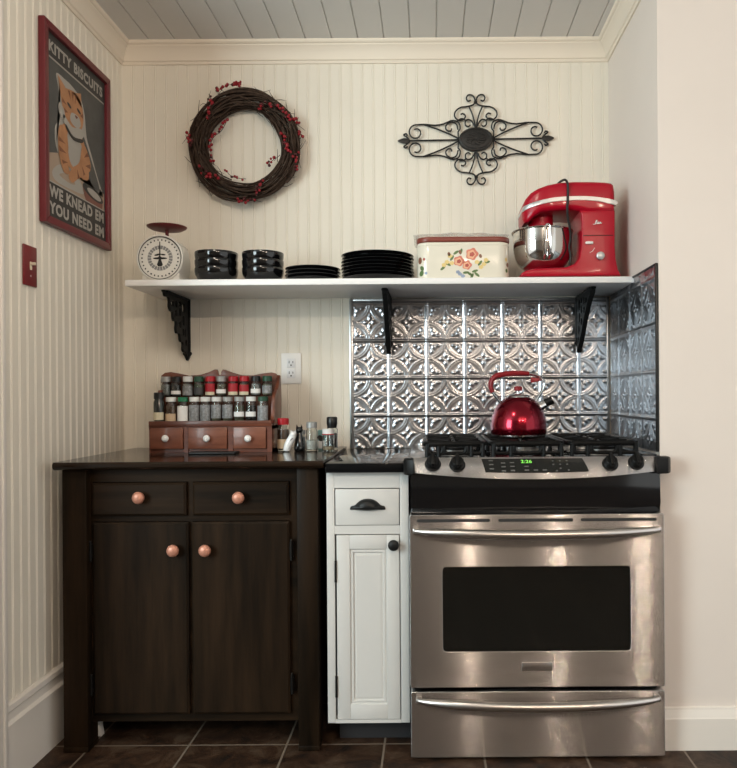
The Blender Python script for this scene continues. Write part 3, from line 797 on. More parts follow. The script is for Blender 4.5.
# cat outline halo, body, apron
art('p_light', [(.17, .19), (.30, .185), (.42, .19), (.56, .22), (.63, .30), (.66, .42), (.74, .50), (.86, .62), (.95, .70), (.90, .72), (.40, .68), (.18, .62), (.14, .50), (.22, .42), (.22, .32), (.19, .25)], 1)
art('p_bg', [(.58, .42), (.72, .52), (.90, .69), (.80, .70), (.62, .60)], 2)
art('p_orange', [(.24, .46), (.40, .42), (.60, .46), (.68, .58), (.66, .68), (.34, .66), (.22, .58)], 3)
art('p_light', [(.34, .46), (.48, .46), (.60, .52), (.62, .62), (.50, .66), (.36, .62)], 4)
# head
art('p_orange', [(.20, .205), (.27, .235), (.38, .22), (.47, .215), (.56, .245), (.60, .31), (.58, .385), (.50, .425), (.38, .42), (.28, .38), (.235, .31)], 5)
art('p_orange', [(.185, .195), (.30, .23), (.23, .29)], 6, False); art('p_orange', [(.42, .225), (.56, .19), (.57, .27)], 5, False)
art('p_light', [(.40, .345), (.52, .34), (.55, .385), (.47, .412), (.38, .395)], 6)
art('p_red', [(.45, .345), (.50, .345), (.475, .36)], 7)
for ex, ey in ((.36, .315), (.52, .305)): art('p_dark', ell(ex, ey, .036, .010, 12, .2), 7, False)
for pts in ([(.40, .225), (.43, .225), (.42, .28)], [(.46, .222), (.485, .225), (.46, .28)], [(.34, .235), (.37, .23), (.385, .28)], [(.25, .30), (.32, .325), (.25, .325)], [(.27, .35), (.34, .36), (.29, .375)], [(.59, .30), (.54, .325), (.59, .33)]):
    art('p_stripe', pts, 7, False)
# scarf
art('p_light', [(.27, .39), (.40, .425), (.54, .40), (.60, .43), (.50, .475), (.36, .465), (.27, .43)], 8); art('p_dark', [(.30, .435), (.42, .475), (.58, .455), (.56, .48), (.42, .495), (.32, .465)], 9)
art('p_light', [(.20, .34), (.27, .36), (.29, .40), (.24, .42), (.19, .385)], 8)
# arms
art('p_orange', [(.22, .46), (.30, .47), (.34, .56), (.32, .64), (.36, .70), (.26, .71), (.19, .62), (.18, .52)], 8)
art('p_orange', [(.58, .48), (.68, .52), (.72, .60), (.60, .66), (.48, .71), (.40, .745), (.34, .72), (.40, .66), (.52, .60)], 8)
for pts in ([(.19, .53), (.30, .55), (.19, .555)], [(.19, .58), (.31, .60), (.20, .61)], [(.23, .65), (.33, .645), (.25, .67)], [(.66, .51), (.60, .555), (.69, .53)], [(.71, .57), (.62, .60), (.72, .60)], [(.62, .65), (.56, .61), (.59, .665)], [(.52, .69), (.48, .645), (.49, .705)]):
    art('p_stripe', pts, 9, False)
# bands and rules
art('p_dark', R4(0, 0, 1, .125), 5, False); art('p_light', R4(0.02, .128, .98, .138), 6, False)
art('p_dark', R4(0, .805, 1, 1), 5, False); art('p_light', R4(0.02, .80, .98, .807), 6, False)
pm = b.build('print', None, t, recalc=False, smooth=0)
def poster_text(s, v, size, wfrac):
    me = text_mesh(s, 1., bold=.045, space=1.12)
    xs = [q.co.x for q in me.vertices]; ys = [q.co.y for q in me.vertices]
    w, h, cxx, cyy = max(xs) - min(xs), max(ys) - min(ys), (max(xs) + min(xs)) / 2, (max(ys) + min(ys)) / 2
    iv = sorted((min(me.vertices[k].co.x for k in p.vertices), max(me.vertices[k].co.x for k in p.vertices)) for p in me.polygons)
    gaps, hi = [], iv[0][1]
    for a0, a1 in iv:
        if a0 > hi: gaps.append((a0 - hi, (a0 + hi) / 2))
        hi = max(hi, a1)
    cuts = [-1e9] + sorted(g[1] for g in sorted(gaps)[::-1][:s.count(' ')]) + [1e9]
    for c0, c1 in zip(cuts, cuts[1:]):                       # one mesh per printed word
        mb = MB()
        for p in me.polygons:
            co = [me.vertices[k].co for k in p.vertices]
            if c0 < co[0].x < c1: mb.add([PP(.5 + (q.x - cxx) / w * wfrac, v - (q.y - cyy) / h * size, 8) for q in co], [list(range(len(co)))])
        mb.build('lettering', 'p_light', t, recalc=False, smooth=0)
poster_text('KITTY BISCUITS', .073, .062, .90); poster_text('WE KNEAD EM', .853, .066, .92); poster_text('YOU NEED EM', .943, .066, .92)

# red switch plate, left wall
sy, sz = -.672, W(29, 266, -.67).z
t = thing('light_switch', (XL, sy, sz - .06), 'dark red light switch plate below the cat poster on the left wall', 'light switch')
MB().box(XL + .001, XL + .007, sy - .036, sy + .036, sz - .060, sz + .060, .003).build('switch_plate', 'switchred', t)
b = MB().box(XL + .006, XL + .009, sy - .005, sy + .005, sz - .012, sz + .012, .001); b.box(XL + .007, XL + .022, sy - .004, sy + .004, sz + .002, sz + .010, .0015); b.build('toggle', 'ivory', t)
for dz in (-.030, .030): MB().cyl((XL + .0065, sy, sz + dz), .003, .0012, (1, 0, 0), 12).build('screw', 'silverband' if dz < 0 else 'switchred', t)

# outlet
oc = W(291.5, 368.5, 0)
t = thing('wall_outlet', (oc.x, 0, oc.z - .06), 'white duplex outlet on the beadboard right of the spice rack', 'outlet')
MB().box(oc.x - .039, oc.x + .039, -.007, -.001, oc.z - .060, oc.z + .060, .003).build('cover_plate', 'whiteplastic', t)
for s in (1, -1):
    z = oc.z + s * .0205
    so = MB().box(oc.x - .0165, oc.x + .0165, -.0095, -.005, z - .0175, z + .0175, .0015).build('socket', 'socket', t)
    b = MB().box(oc.x - .0085, oc.x - .006, -.0102, -.009, z - .001, z + .009).box(oc.x + .006, oc.x + .0085, -.0102, -.009, z, z + .008).cyl((oc.x, -.009, z - .008), .003, .0012, (0, -1, 0), 10)
    b.build('slot', 'slot', so)

# ================================================================== DARK WOOD CABINET
CYF = -.615; FR = -.585
cl, crr = W(62.5, 600, CYF).x, W(318.5, 600, CYF).x
lx1, rx0 = W(87, 600, CYF).x, W(297.5, 600, CYF).x
ctop = .888; cun = ctop - .024
t = thing('wood_cabinet', ((cl + crr) / 2, -.32, 0), 'dark stained wooden cabinet with copper knobs left of the white cabinet', 'cabinet')
tl = W(52, 462, -.645).x
b = MB().prism([(-.645, ctop - .006), (-.639, ctop), (-.024, ctop), (-.024, cun), (-.633, cun), (-.640, cun + .004), (-.645, cun + .010)], tl, -.323, lambda u, v, x: Vector((x, u, v)))
b.build('worktop', 'woodtop', t, smooth=30)
def leg(xa, xb, ya, yb):
    MB().box(xa, xb, ya, yb, .001, cun, .003).box(xa - .001, xb + .001, ya - .002, yb + .001, .001, .018, .003).build('leg', 'wood', t)
leg(cl, lx1, CYF, CYF + .07); leg(rx0, crr, CYF, CYF + .07); leg(cl, lx1, -.09, -.03); leg(rx0, crr, -.09, -.03)
zbot = W(190, 721, FR).z
def Z(py, Y=FR): return W(190, py, Y).z
def X(px, py=600, Y=FR): return W(px, py, Y).x
fz = [(Z(470), Z(481.5)), (Z(515.5), Z(521)), (Z(713), zbot)]
b = MB()
sa_, sb_ = X(93.5), X(290.5)
b.box(sa_, sb_, FR, FR + .02, Z(481.5), cun)                       # top rail
b.box(sa_, sb_, FR, FR + .02, Z(521), Z(515.5)); b.box(sa_, sb_, FR, FR + .02, zbot, Z(713))
b.box(lx1, sa_, FR, FR + .02, zbot, cun); b.box(sb_, rx0, FR, FR + .02, zbot, cun)
b.box(X(188.5), X(194), FR, FR + .02, Z(515.5), Z(481.5)); b.box(X(188.5), X(194), FR, FR + .02, Z(713), Z(521))
b.build('face_frame', 'wood_h', t, smooth=0)
b = MB().box(cl + .012, cl + .03, CYF + .07, -.09, .08, cun).box(crr - .03, crr - .012, CYF + .07, -.09, .08, cun).box(lx1, rx0, -.05, -.035, .09, cun).box(lx1 - .04, rx0 + .04, CYF + .07, -.05, .075, .09)
b.build('carcass', 'wood', t, smooth=0)
def slab(name, xa, xb, za, zb, m, y=FR - .014):
    o = MB(); ch = .007
    fr = [(xa + ch, za + ch), (xb - ch, za + ch), (xb - ch, zb - ch), (xa + ch, zb - ch)]
    vs = [(xa, y + .005, za), (xb, y + .005, za), (xb, y + .005, zb), (xa, y + .005, zb)] + [(u, y, v) for u, v in fr] + [(xa, FR + .012, za), (xb, FR + .012, za), (xb, FR + .012, zb), (xa, FR + .012, zb)]
    fs = [[4, 5, 6, 7], [11, 10, 9, 8]] + [[i, (i + 1) % 4, 4 + (i + 1) % 4, 4 + i] for i in range(4)] + [[8 + i, 8 + (i + 1) % 4, (i + 1) % 4, i] for i in range(4)]
    return o.add(vs, fs).build(name, m, t, smooth=0)
KP = [(0, .030), (.011, .029), (.0175, .024), (.019, .019), (.0175, .014), (.011, .010), (.009, .006), (.0105, 0), (0, 0)]
def wknob(px, py, par, y=FR - .014, s=1.0):
    q = W(px, py, y - .02)
    MB().lathe([(r * s, z) for r, z in KP], (q.x, y, q.z), (0, -1, 0), 28).build('knob', 'copper', par)
d1 = slab('drawer', X(94), X(188), Z(515), Z(482), 'wood_h'); wknob(138, 498, d1)
d2 = slab('drawer', X(194.5), X(290), Z(515), Z(482), 'wood_h'); wknob(238, 498, d2)
d3 = slab('door', X(94.5), X(190), Z(712.5), Z(521.5), 'wood'); wknob(172.5, 551, d3)
d4 = slab('door', X(193.5), X(290.5), Z(712.5), Z(521.5), 'wood'); wknob(204.5, 551, d4)
for dr, hx_ in ((d3, X(92.3)), (d4, X(292.3))):
    for py in (550, 683):
        z = Z(py); MB().cyl((hx_, FR - .011, z - .028), .0042, .056, n=10).ball((hx_, FR - .011, z + .030), .0045, 8).ball((hx_, FR - .011, z - .030), .0045, 8).box(hx_ - .006, hx_ + .006, FR - .010, FR - .001, z - .022, z + .022).build('hinge', 'hinge', dr)
# white block on the floor under it
q = W(95, 737, -.51)
o = MB().prism([(q.x - .017, .001), (q.x + .020, .001), (q.x + .013, .052), (q.x - .013, .058)], -.51, -.485, XZ, .002).build('wooden_block', 'white_trim')
centre(tag(o, 'small white block on the floor under the dark cabinet beside its left foot', 'block'))

# ================================================================== WHITE CABINET + BLACK COUNTER
WY = -.60
wx0, wx1 = -.320, -.068
wzb, wzt = W(368, 723, WY).z, .849
def X2(px, py=600): return W(px, py, WY).x
def Z2(py): return W(368, py, WY).z
t = thing('narrow_cabinet', ((wx0 + wx1) / 2, -.3, 0), 'narrow white cabinet with black pull and knob left of the range', 'cabinet')
b = MB()
b.box(wx0, X2(335), WY, WY + .02, wzb, wzt, .0015).box(X2(400.5), wx1, WY, WY + .02, wzb, wzt, .0015)
b.box(X2(335), X2(400.5), WY, WY + .02, Z2(488), wzt).box(X2(335), X2(400.5), WY, WY + .02, Z2(534), Z2(525.5)).box(X2(335), X2(400.5), WY, WY + .02, wzb, Z2(719.5))
b.build('face_frame', 'cabwhite', t)
MB().box(wx0, wx0 + .016, WY + .02, -.02, wzb, wzt).box(wx1 - .016, wx1, WY + .02, -.02, wzb, wzt).box(wx0 + .016, wx1 - .016, -.035, -.02, wzb, wzt).box(wx0 + .016, wx1 - .016, WY + .02, -.02, wzb, wzb + .015).build('carcass', 'cabwhite', t)
MB().box(X2(336), wx1 - .001, -.53, -.51, .001, wzb, 0).build('toe_kick', 'kick', t)
dr = MB().box(X2(336), X2(399.7), WY - .001, WY + .018, Z2(525), Z2(489), .0015).build('drawer', 'cabwhite', t)
q = W(367.5, 507, WY - .01)
pts = [(-.038, -.008), (-.036, .001), (-.028, .004), (-.020, .014), (-.008, .0215), (.008, .0215), (.020, .014), (.028, .004), (.036, .001), (.038, -.008), (.028, -.009), (.012, -.0105), (0, -.0115), (-.012, -.0105), (-.028, -.009)]
b = MB(); outl = [(u * 1.42, v * 1.08) for u, v in sp2(pts, 3)]
# domed cup pull: rings shrinking towards a crest
nn = len(outl); vs, fs = [], []
for k, (s, y) in enumerate(((1, 0), (1, .003), (.9, .010), (.72, .017), (.45, .021), (.15, .0225))):
    for u, v in outl: vs.append((q.x + u * s, WY - .001 - (y if abs(u * s) < .036 or k < 2 else min(y, .004)), q.z + (v - .002) * s + .002))
for k in range(5):
    for i in range(nn): fs.append([k * nn + i, k * nn + (i + 1) % nn, (k + 1) * nn + (i + 1) % nn, (k + 1) * nn + i])
fs.append([5 * nn + i for i in range(nn)])
b.add(vs, fs).build('cup_pull', 'blackpull', dr, smooth=60)
# door with raised panel
xa, xb, za, zb2 = X2(337), X2(399.7), Z2(719), Z2(535)
xi, xj, zi, zj = X2(350), X2(387), Z2(704), Z2(549)
b = MB()
b.box(xa, xi, WY - .002, WY + .018, za, zb2, .0012).box(xj, xb, WY - .002, WY + .018, za, zb2, .0012).box(xi, xj, WY - .002, WY + .018, za, zi, .0012).box(xi, xj, WY - .002, WY + .018, zj, zb2, .0012)
dd = b.build('door', 'cabwhite', t)
m_, k_ = .013, .022
def ring(o, y): return [(xi + o, y, zi + o), (xj - o, y, zi + o), (xj - o, y, zj - o), (xi + o, y, zj - o)]
rs = [ring(0, WY - .001), ring(.003, WY + .004), ring(.006, WY + .002), ring(.010, WY + .002), ring(.013, WY + .007), ring(.020, WY + .005)]
vs = [p for r_ in rs for p in r_]; fs = [[4 * k + i, 4 * k + (i + 1) % 4, 4 * k + 4 + (i + 1) % 4, 4 * k + 4 + i] for k in range(5) for i in range(4)] + [[20, 21, 22, 23]]
MB().add(vs, fs).build('door_panel', 'cabwhite', dd, smooth=0)
q = W(393.5, 545.5, WY - .02)
MB().lathe([(0, .026), (.010, .0255), (.0155, .022), (.0170, .018), (.0155, .014), (.008, .010), (.007, .004), (.009, 0), (0, 0)], (q.x, WY - .002, q.z), (0, -1, 0), 28).build('knob', 'blackpull', dd)
for py in (571, 686):
    z = Z2(py); hx_ = X2(336)
    MB().cyl((hx_, WY - .004, z - .028), .0035, .056, n=10).ball((hx_, WY - .004, z + .030), .004, 8).ball((hx_, WY - .004, z - .030), .004, 8).build('hinge', 'hinge', dd)
b = MB().box(-.320, -.0720, -.632, -.012, .850, .879, .003)
centre(tag(b.build('countertop', 'blackcounter'), 'short black polished countertop on the narrow white cabinet', 'countertop'))

# ================================================================== RANGE
RX0, RX1 = -.062, .688; RC = (RX0 + RX1) / 2; RY = -.68
def X3(px, py=600, Y=RY): return W(px, py, Y).x
def Z3(py, Y=RY, px=540): return W(px, py, Y).z
t = thing('gas_range', (RC, -.35, 0), 'stainless steel gas range with black cooktop in the alcove', 'range')
dz0, dz1 = Z3(686.5), Z3(515)
MB().box(RX0 + .004, RX1 - .004, -.63, -.03, .03, .875).box(RX0 + .03, RX0 + .07, -.62, -.58, .001, .03).box(RX1 - .07, RX1 - .03, -.62, -.58, .001, .03).box(RX0 + .03, RX0 + .07, -.1, -.06, .001, .03).box(RX1 - .07, RX1 - .03, -.1, -.06, .001, .03).build('range_body', 'enamel', t, smooth=0)
# black fascia below the control panel, bowed
n = 24; vs, fs = [], []
zt_, zb_ = .850, dz1 + .004
for i in range(n + 1):
    s = -1 + 2 * i / n; x = RC + s * (RX1 - RX0) / 2 * .995; y = -.662 - .018 * (1 - s * s)
    vs += [(x, y + .008, zt_), (x, y, zb_ + .03), (x, y + .012, zb_), (x, -.62, zb_), (x, -.62, zt_)]
for i in range(n):
    for k in range(5): fs.append([i * 5 + k, i * 5 + (k + 1) % 5, i * 5 + 5 + (k + 1) % 5, i * 5 + 5 + k])
fs += [[0, 1, 2, 3, 4], [n * 5 + k for k in range(5)]]
MB().add(vs, fs).build('fascia', 'enamel', t, smooth=30)
# oven door
od = MB()
wx_0, wx_1, wz0, wz1 = X3(442), X3(631.5), Z3(652), Z3(566)
def holed(x0, x1, z0, z1, hole, ya, yb):
    me = fill_mesh([rrect(x0, x1, z0, z1, .004, 3), hole], (yb - ya) / 2 - .002, .002)
    return lambda: me
me = fill_mesh([rrect(RX0, RX1, dz0, dz1, .004, 3), rrect(wx_0, wx_1, wz0, wz1, .014, 6)], .022, .002)
od.mesh(me, lambda x, y, z: Vector((x, RY + .024 + z, y)))
door = od.build('oven_door', 'steel', t, smooth=30)
MB().prism(rrect(wx_0 - .004, wx_1 + .004, wz0 - .004, wz1 + .004, .016, 6), RY + .004, RY + .03, XZ).build('oven_window', 'glass_dark', door, smooth=0)
b = MB()
for pa, pb in ((417.5, 490.5), (499, 573.5), (581.5, 657)): b.prism(rrect(X3(pa), X3(pb), Z3(521.5), Z3(518.5), .004, 4), RY - .0008, RY + .01, XZ)
b.build('vent_slot', 'slot', door, smooth=0)
def handle(px0, px1, pys, pymid, name, par):
    xa, xb = X3(px0), X3(px1); za = Z3(pys, RY - .02); zm = W(537, pymid, RY - .068).z
    pts, R = [], []
    for i in range(41):
        s = -1 + i / 20; e = 1 - s * s
        pts.append((xa + (xb - xa) * (s + 1) / 2, RY - .016 - .052 * e ** .8, za + (zm - za) * e)); R.append(.0065 + .0072 * min(1, e * 1.6) ** .7)
    b = MB().tube(pts, R, 14)
    for x in (xa, xb):
        b.box(x - .008, x + .010 if x == xa else x + .008, RY - .020, RY + .002, za - .008, za + .008, .004)
    return b.build(name, 'steel_bar', par)
handle(416, 657.5, 530.5, 535, 'door_handle', door)
q = W(537, 666.5, RY)
MB().box(q.x - .045, q.x + .045, RY - .0035, RY + .002, q.z - .0125, q.z + .0125, .0015).build('badge', 'steel_bar', door)
# drawer
wz_1, wz_0 = Z3(692), .012
me = fill_mesh([rrect(RX0 + .001, RX1 - .001, wz_0, wz_1, .004, 3)], .022, .002)
drw = MB().mesh(me, lambda x, y, z: Vector((x, RY + .024 + z, y))).build('warming_drawer', 'steel', t, smooth=30)
handle(418, 656, 700.5, 707.5, 'drawer_handle', drw)
# cooktop
MB().box(RX0 - .006, RX1 + .006, -.645, -.03, .872, .893, .004).build('cooktop', 'enamel', t)
# control panel
n = 32; vs, fs = [], []
SXL, SXR = W(413, 465, -.66).x, W(655, 465, -.66).x
def cpanel(s, v, off=0.):
    """s in -1..1 across, v 0 top .. 1 bottom"""
    top = Vector((RC + s * (SXR - SXL) / 2 * 1.005 + (SXR + SXL) / 2 - RC, -.646 - .006 * (1 - s * s), .896))
    bot = Vector((RC + s * (SXR - SXL) / 2 * .985 + (SXR + SXL) / 2 - RC, -.676 - .030 * (1 - s * s), .853 - .017 * (1 - s * s)))
    nrm = Vector((0, -.75, .66))
    return top.lerp(bot, v) + nrm * (.006 * math.sin(PI * min(1, v)) + off)
KV = [0, .2, .4, .6, .8, 1.]
for i in range(n + 1):
    s = -1 + 2 * i / n
    row = [cpanel(s, v) for v in KV]; vs += row + [Vector((row[-1].x, -.63, row[-1].z)), Vector((row[0].x, -.63, row[0].z))]
m8 = 8
for i in range(n):
    for k in range(m8): fs.append([i * m8 + k, i * m8 + (k + 1) % m8, (i + 1) * m8 + (k + 1) % m8, (i + 1) * m8 + k])
fs += [list(range(m8)), [n * m8 + k for k in range(m8)]]
cpn = MB().add(vs, fs).build('control_panel', 'steel', t, smooth=30)
for s in (-1, 1):
    xe = SXL if s < 0 else SXR
    xo = W(403.5, 466, -.655).x if s < 0 else W(669.5, 466, -.655).x
    if s < 0: pl = [(xe + .002, -.655 - .0), (xe + .002, -.688), (xo + .012, -.682), (xo, -.665), (xo, -.634), (xe + .002, -.634)]
    else: pl = [(xe - .002, -.634), (xo, -.634), (xo, -.665), (xo - .012, -.682), (xe - .002, -.688)]
    MB().prism(pl, .846, .896, XY, .006, 3).build('end_cap', 'blackplastic', cpn)
def onpanel(px, v, off=0.):
    x = W(px, 466, -.675).x; s = (x - (SXL + SXR) / 2) / ((SXR - SXL) / 2); return cpanel(s, v, off)
NRM = Vector((0, -.75, .66)).normalized()
for px in (432.5, 457, 610.5, 637):
    c = onpanel(px, .46, -.001)
    kn = MB().lathe([(0, .024), (.016, .024), (.019, .021), (.021, .004), (.024, .003), (.024, 0), (0, 0)], c, NRM, 28)
    upv = Vector((0, .66, .75)).normalized()
    q0 = NRM
    Mx = Matrix.Translation(c + NRM * .026) @ Matrix((Vector((1, 0, 0)), upv, NRM)).transposed().to_4x4()
    kn.box(-.0055, .0055, -.021, .021, -.010, .006, .003, 2, Mx)
    kn.build('burner_knob', 'blackplastic', cpn)
# display glass and clock
def dq(pts, name, m, off, par):
    """panel-space polygon prism"""
    b = MB(); n = len(pts)
    b.add([onpanel(px, v, off) for px, v in pts] + [onpanel(px, v, -.004) for px, v in pts], [list(range(n))] + [[i, (i + 1) % n, n + (i + 1) % n, n + i] for i in range(n)])
    return b.build(name, m, par, smooth=0)
edge = [(482 + (583 - 482) * k / 10, .10) for k in range(11)] + [(588.5 - (588.5 - 484.5) * k / 10, .74) for k in range(11)]
dsp = MB()
na, mm = 11, 6; vs, fs = [], []
for j in range(mm):
    f = j / (mm - 1)
    for k in range(na):
        a = Vector((482 + 101 * k / 10, .10, 0)); c = Vector((484.5 + 104 * k / 10, .76, 0)); q = a.lerp(c, f); vs.append(onpanel(q.x, q.y, .0012))
for j in range(mm - 1):
    for k in range(na - 1): fs.append([j * na + k, j * na + k + 1, (j + 1) * na + k + 1, (j + 1) * na + k])
dsp.add(vs, fs); dsp.build('display_glass', 'glass_dark', cpn, smooth=40)
me = text_mesh('2:26', 1., bold=.01)
MB().mesh(me, lambda x, y, z: onpanel(526.5 + x * 6.6, .27 - y * .23, .0022)).build('clock_digits', 'digit', cpn, recalc=False, smooth=0)
b = MB()
for px, v in [(491, .22), (491, .42), (491, .62), (503, .34), (503, .52), (503, .70), (512, .32), (512, .5), (512, .68), (526, .66), (535, .66), (544, .66), (553, .24), (553, .42), (560, .24), (560, .42), (567, .24), (567, .42), (560, .6), (526, .5), (556, .7), (568, .68)]:
    w_ = 2.2 if px < 550 else .9
    b.add([onpanel(px - w_, v - .03, .002), onpanel(px + w_, v - .03, .002), onpanel(px + w_, v + .03, .002), onpanel(px - w_, v + .03, .002)], [[0, 1, 2, 3]])
b.build('button_legend', 'legend', cpn, recalc=False, smooth=0)
# burners and grates
GZ = .942
for bx, by, br in ((.08, -.505, .045), (.08, -.27, .038), (.545, -.505, .05), (.545, -.27, .036), (.3125, -.40, .042)):
    bu = MB().lathe([(0, .001), (br * 1.35, .001), (br * 1.3, .006), (br, .010), (br, .017), (0, .017)], (bx, by, .893), n=32).build('burner', 'burner', t)
    MB().lathe([(0, 0), (br * .95, 0), (br * .92, .006), (br * .8, .008), (0, .008)], (bx, by, .910), n=32).build('burner_cap', 'grate', bu)
def grate(xa, xb):
    b = MB(); ya, yb = -.612, -.190; R_ = .0085
    def bar(p, q, w=.0065, h=.0075): 
        p, q = Vector(p), Vector(q); b.tube([p, q], w, 8)
    loop = [(u, v, GZ - R_) for u, v in rrect(xa + .006, xb - .006, ya, yb, .03, 4)]
    b.tube(loop, R_, 8, True)
    xm = (xa + xb) / 2; ym = (ya + yb) / 2
    bar((xa + .006, ym, GZ - R_), (xb - .006, ym, GZ - R_))
    for cy in ((ya + ym) / 2, (ym + yb) / 2):
        for ang in range(0, 360, 45):
            a = math.radians(ang); ca, sa = math.cos(a), math.sin(a)
            hx_, hy_ = (xb - xa) / 2 - .008, (yb - ya) / 4 - .002
            L_ = min(hx_ / abs(ca) if abs(ca) > 1e-3 else 9, hy_ / abs(sa) if abs(sa) > 1e-3 else 9)
            bar((xm + .022 * ca, cy + .022 * sa, GZ - R_ + .001), (xm + L_ * ca, cy + L_ * sa, GZ - R_), .0055)
    # lower loops along the front and back edge
    for y in (ya, yb):
        wd_ = xb - xa - .03
        for f0, f1 in ((0, .27), (.30, .70), (.73, 1)):
            l0, l1 = xa + .015 + wd_ * f0, xa + .015 + wd_ * f1
            b.tube([(u, y, v) for u, v in rrect(l0, l1, .905, GZ - .006, .012, 4)], .0058, 8, True)
    for y in (ya, ym, yb):
        for x in (xa + .012, xb - .012, xm - .05, xm + .05):
            b.tube([(x, y, GZ - R_), (x, y, .8945)], [.006, .007], 8)
    b.tube([(xa + .012, ya, .905), (xb - .012, ya, .905)], .005, 8)
    b.build('burner_grate', 'grate', t)
grate(-.022, .172); grate(.180, .412); grate(.420, .640)
MB().box(.648, RX1 + .004, -.61, -.07, .893, .899, .002).build('side_trim', 'enamel', t)

# ================================================================== KETTLE
KX, KY = W(518.5, 436, -.34).x, -.34
u_ = 2.5 / 730 / 7.37
t = thing('tea_kettle', (KX, KY, GZ), 'shiny red tea kettle with arched handle on the centre burner of the range', 'kettle')
pr = [(0, 0), (190, 0), (197, 4), (197, 14), (203, 18), (207, 50), (206, 95), (199, 135), (188, 170), (170, 208), (146, 240), (118, 266), (96, 281), (86, 285), (84, 282), (0, 282)]
MB().lathe([(r * u_, z * u_ * 1.0) for r, z in pr], (KX, KY, GZ), n=64).build('kettle_body', 'kettlered', t, smooth=50)
MB().lathe([(190 * u_, 0), (199 * u_, .001), (199 * u_, 13 * u_), (192 * u_, 14 * u_)], (KX, KY, GZ + .0003), n=64).build('base_band', 'chrome', t)
lid = MB().lathe([(88 * u_, 0), (86 * u_, 8 * u_), (70 * u_, 20 * u_), (35 * u_, 28 * u_), (0, 30 * u_)], (KX, KY, GZ + 282 * u_), n=40).build('lid', 'chrome', t)
MB().cyl((KX, KY, GZ + 308 * u_), 12 * u_, 25 * u_, n=16).build('knob_neck', 'chrome', lid)
MB().lathe([(0, 0), (22 * u_, 0), (30 * u_, 8 * u_), (31 * u_, 26 * u_), (24 * u_, 35 * u_), (0, 36 * u_)], (KX, KY, GZ + 330 * u_), n=24).build('lid_knob', 'redgrip', lid)
KPt = lambda X_, Z_, y=KY: (KX + (X_ - 352) * u_, y, GZ + (563 - Z_) * u_)
hnd = spline([KPt(222, 320), KPt(195, 283), KPt(160, 235), KPt(149, 195), KPt(160, 150), KPt(195, 120), KPt(260, 107), KPt(330, 102), KPt(400, 103), KPt(460, 110), KPt(515, 132), KPt(540, 170), KPt(533, 220), KPt(505, 268), KPt(478, 310)], 5)
MB().tube(hnd, 15 * u_, 10, flat=(1.25, .75)).build('handle', 'chrome', t)
grip = spline([KPt(163, 240), KPt(149, 195), KPt(160, 150), KPt(195, 120), KPt(260, 107), KPt(330, 102), KPt(400, 103), KPt(432, 106)], 5)
MB().tube(grip, [(17 + 5 * math.sin(PI * i / (len(grip) - 1))) * u_ for i in range(len(grip))], 12, flat=(1.3, .95)).build('handle_grip', 'redgrip', t)
MB().prism([(KPt(445, 130)[0], KPt(0, 130)[2]), (KPt(505, 138)[0], KPt(0, 138)[2]), (KPt(522, 160)[0], KPt(0, 160)[2]), (KPt(445, 172)[0], KPt(0, 172)[2])], KY - .006, KY + .006, XZ, .002).build('spout_trigger', 'redgrip', t)
sa, sb = Vector(KPt(500, 352)), Vector(KPt(602, 300))
dv = (sb - sa)
MB().lathe([(0, 0), (40 * u_, 0), (32 * u_, dv.length * .45), (30 * u_, dv.length * .5)], sa, dv, 24).build('spout', 'chrome', t)
MB().lathe([(30 * u_, dv.length * .42), (31 * u_, dv.length * .5), (29 * u_, dv.length * .92), (33 * u_, dv.length), (24 * u_, dv.length), (20 * u_, dv.length * .6)], sa, dv, 24).build('spout_tip', 'blackplastic', t)

# ================================================================== SPICE RACK
RYF = -.30; RYK = -.135
rx0_, rx1_ = W(148.5, 436, RYF).x, W(271.5, 436, RYF).x
z0 = ctop + .0005; zr = W(200, 421, RYF).z
t = thing('spice_rack', ((rx0_ + rx1_) / 2, -.21, z0), 'cherry wood spice rack with three small drawers on the dark worktop', 'spice rack')
b = MB().box(rx0_, rx1_, RYF + .012, RYK, z0, z0 + .012).box(rx0_, rx1_, RYF + .004, RYK, zr - .030, zr - .018).box(rx0_, rx1_, RYF, RYF + .012, zr - .018 - .002, zr - .000, .002)
dxs = [(149.8, 183.5), (187.5, 227.5), (232.5, 266.5)]
xx = [W(a, 440, RYF).x for p in dxs for a in p]
for a, c in ((rx0_, xx[0]), (xx[1], xx[2]), (xx[3], xx[4]), (xx[5], rx1_)): b.box(a, c, RYF + .006, RYK - .01, z0, zr - .018)
b.build('drawer_case', 'cherry', t, smooth=30)
zm = W(200, 397, -.20).z
MB().box(rx0_ + .012, rx1_ - .012, -.215, RYK, zm - .008, zm).box(rx0_ + .012, rx1_ - .012, -.215, -.205, zr - .018, zm - .008).build('upper_step', 'cherry', t, smooth=0)
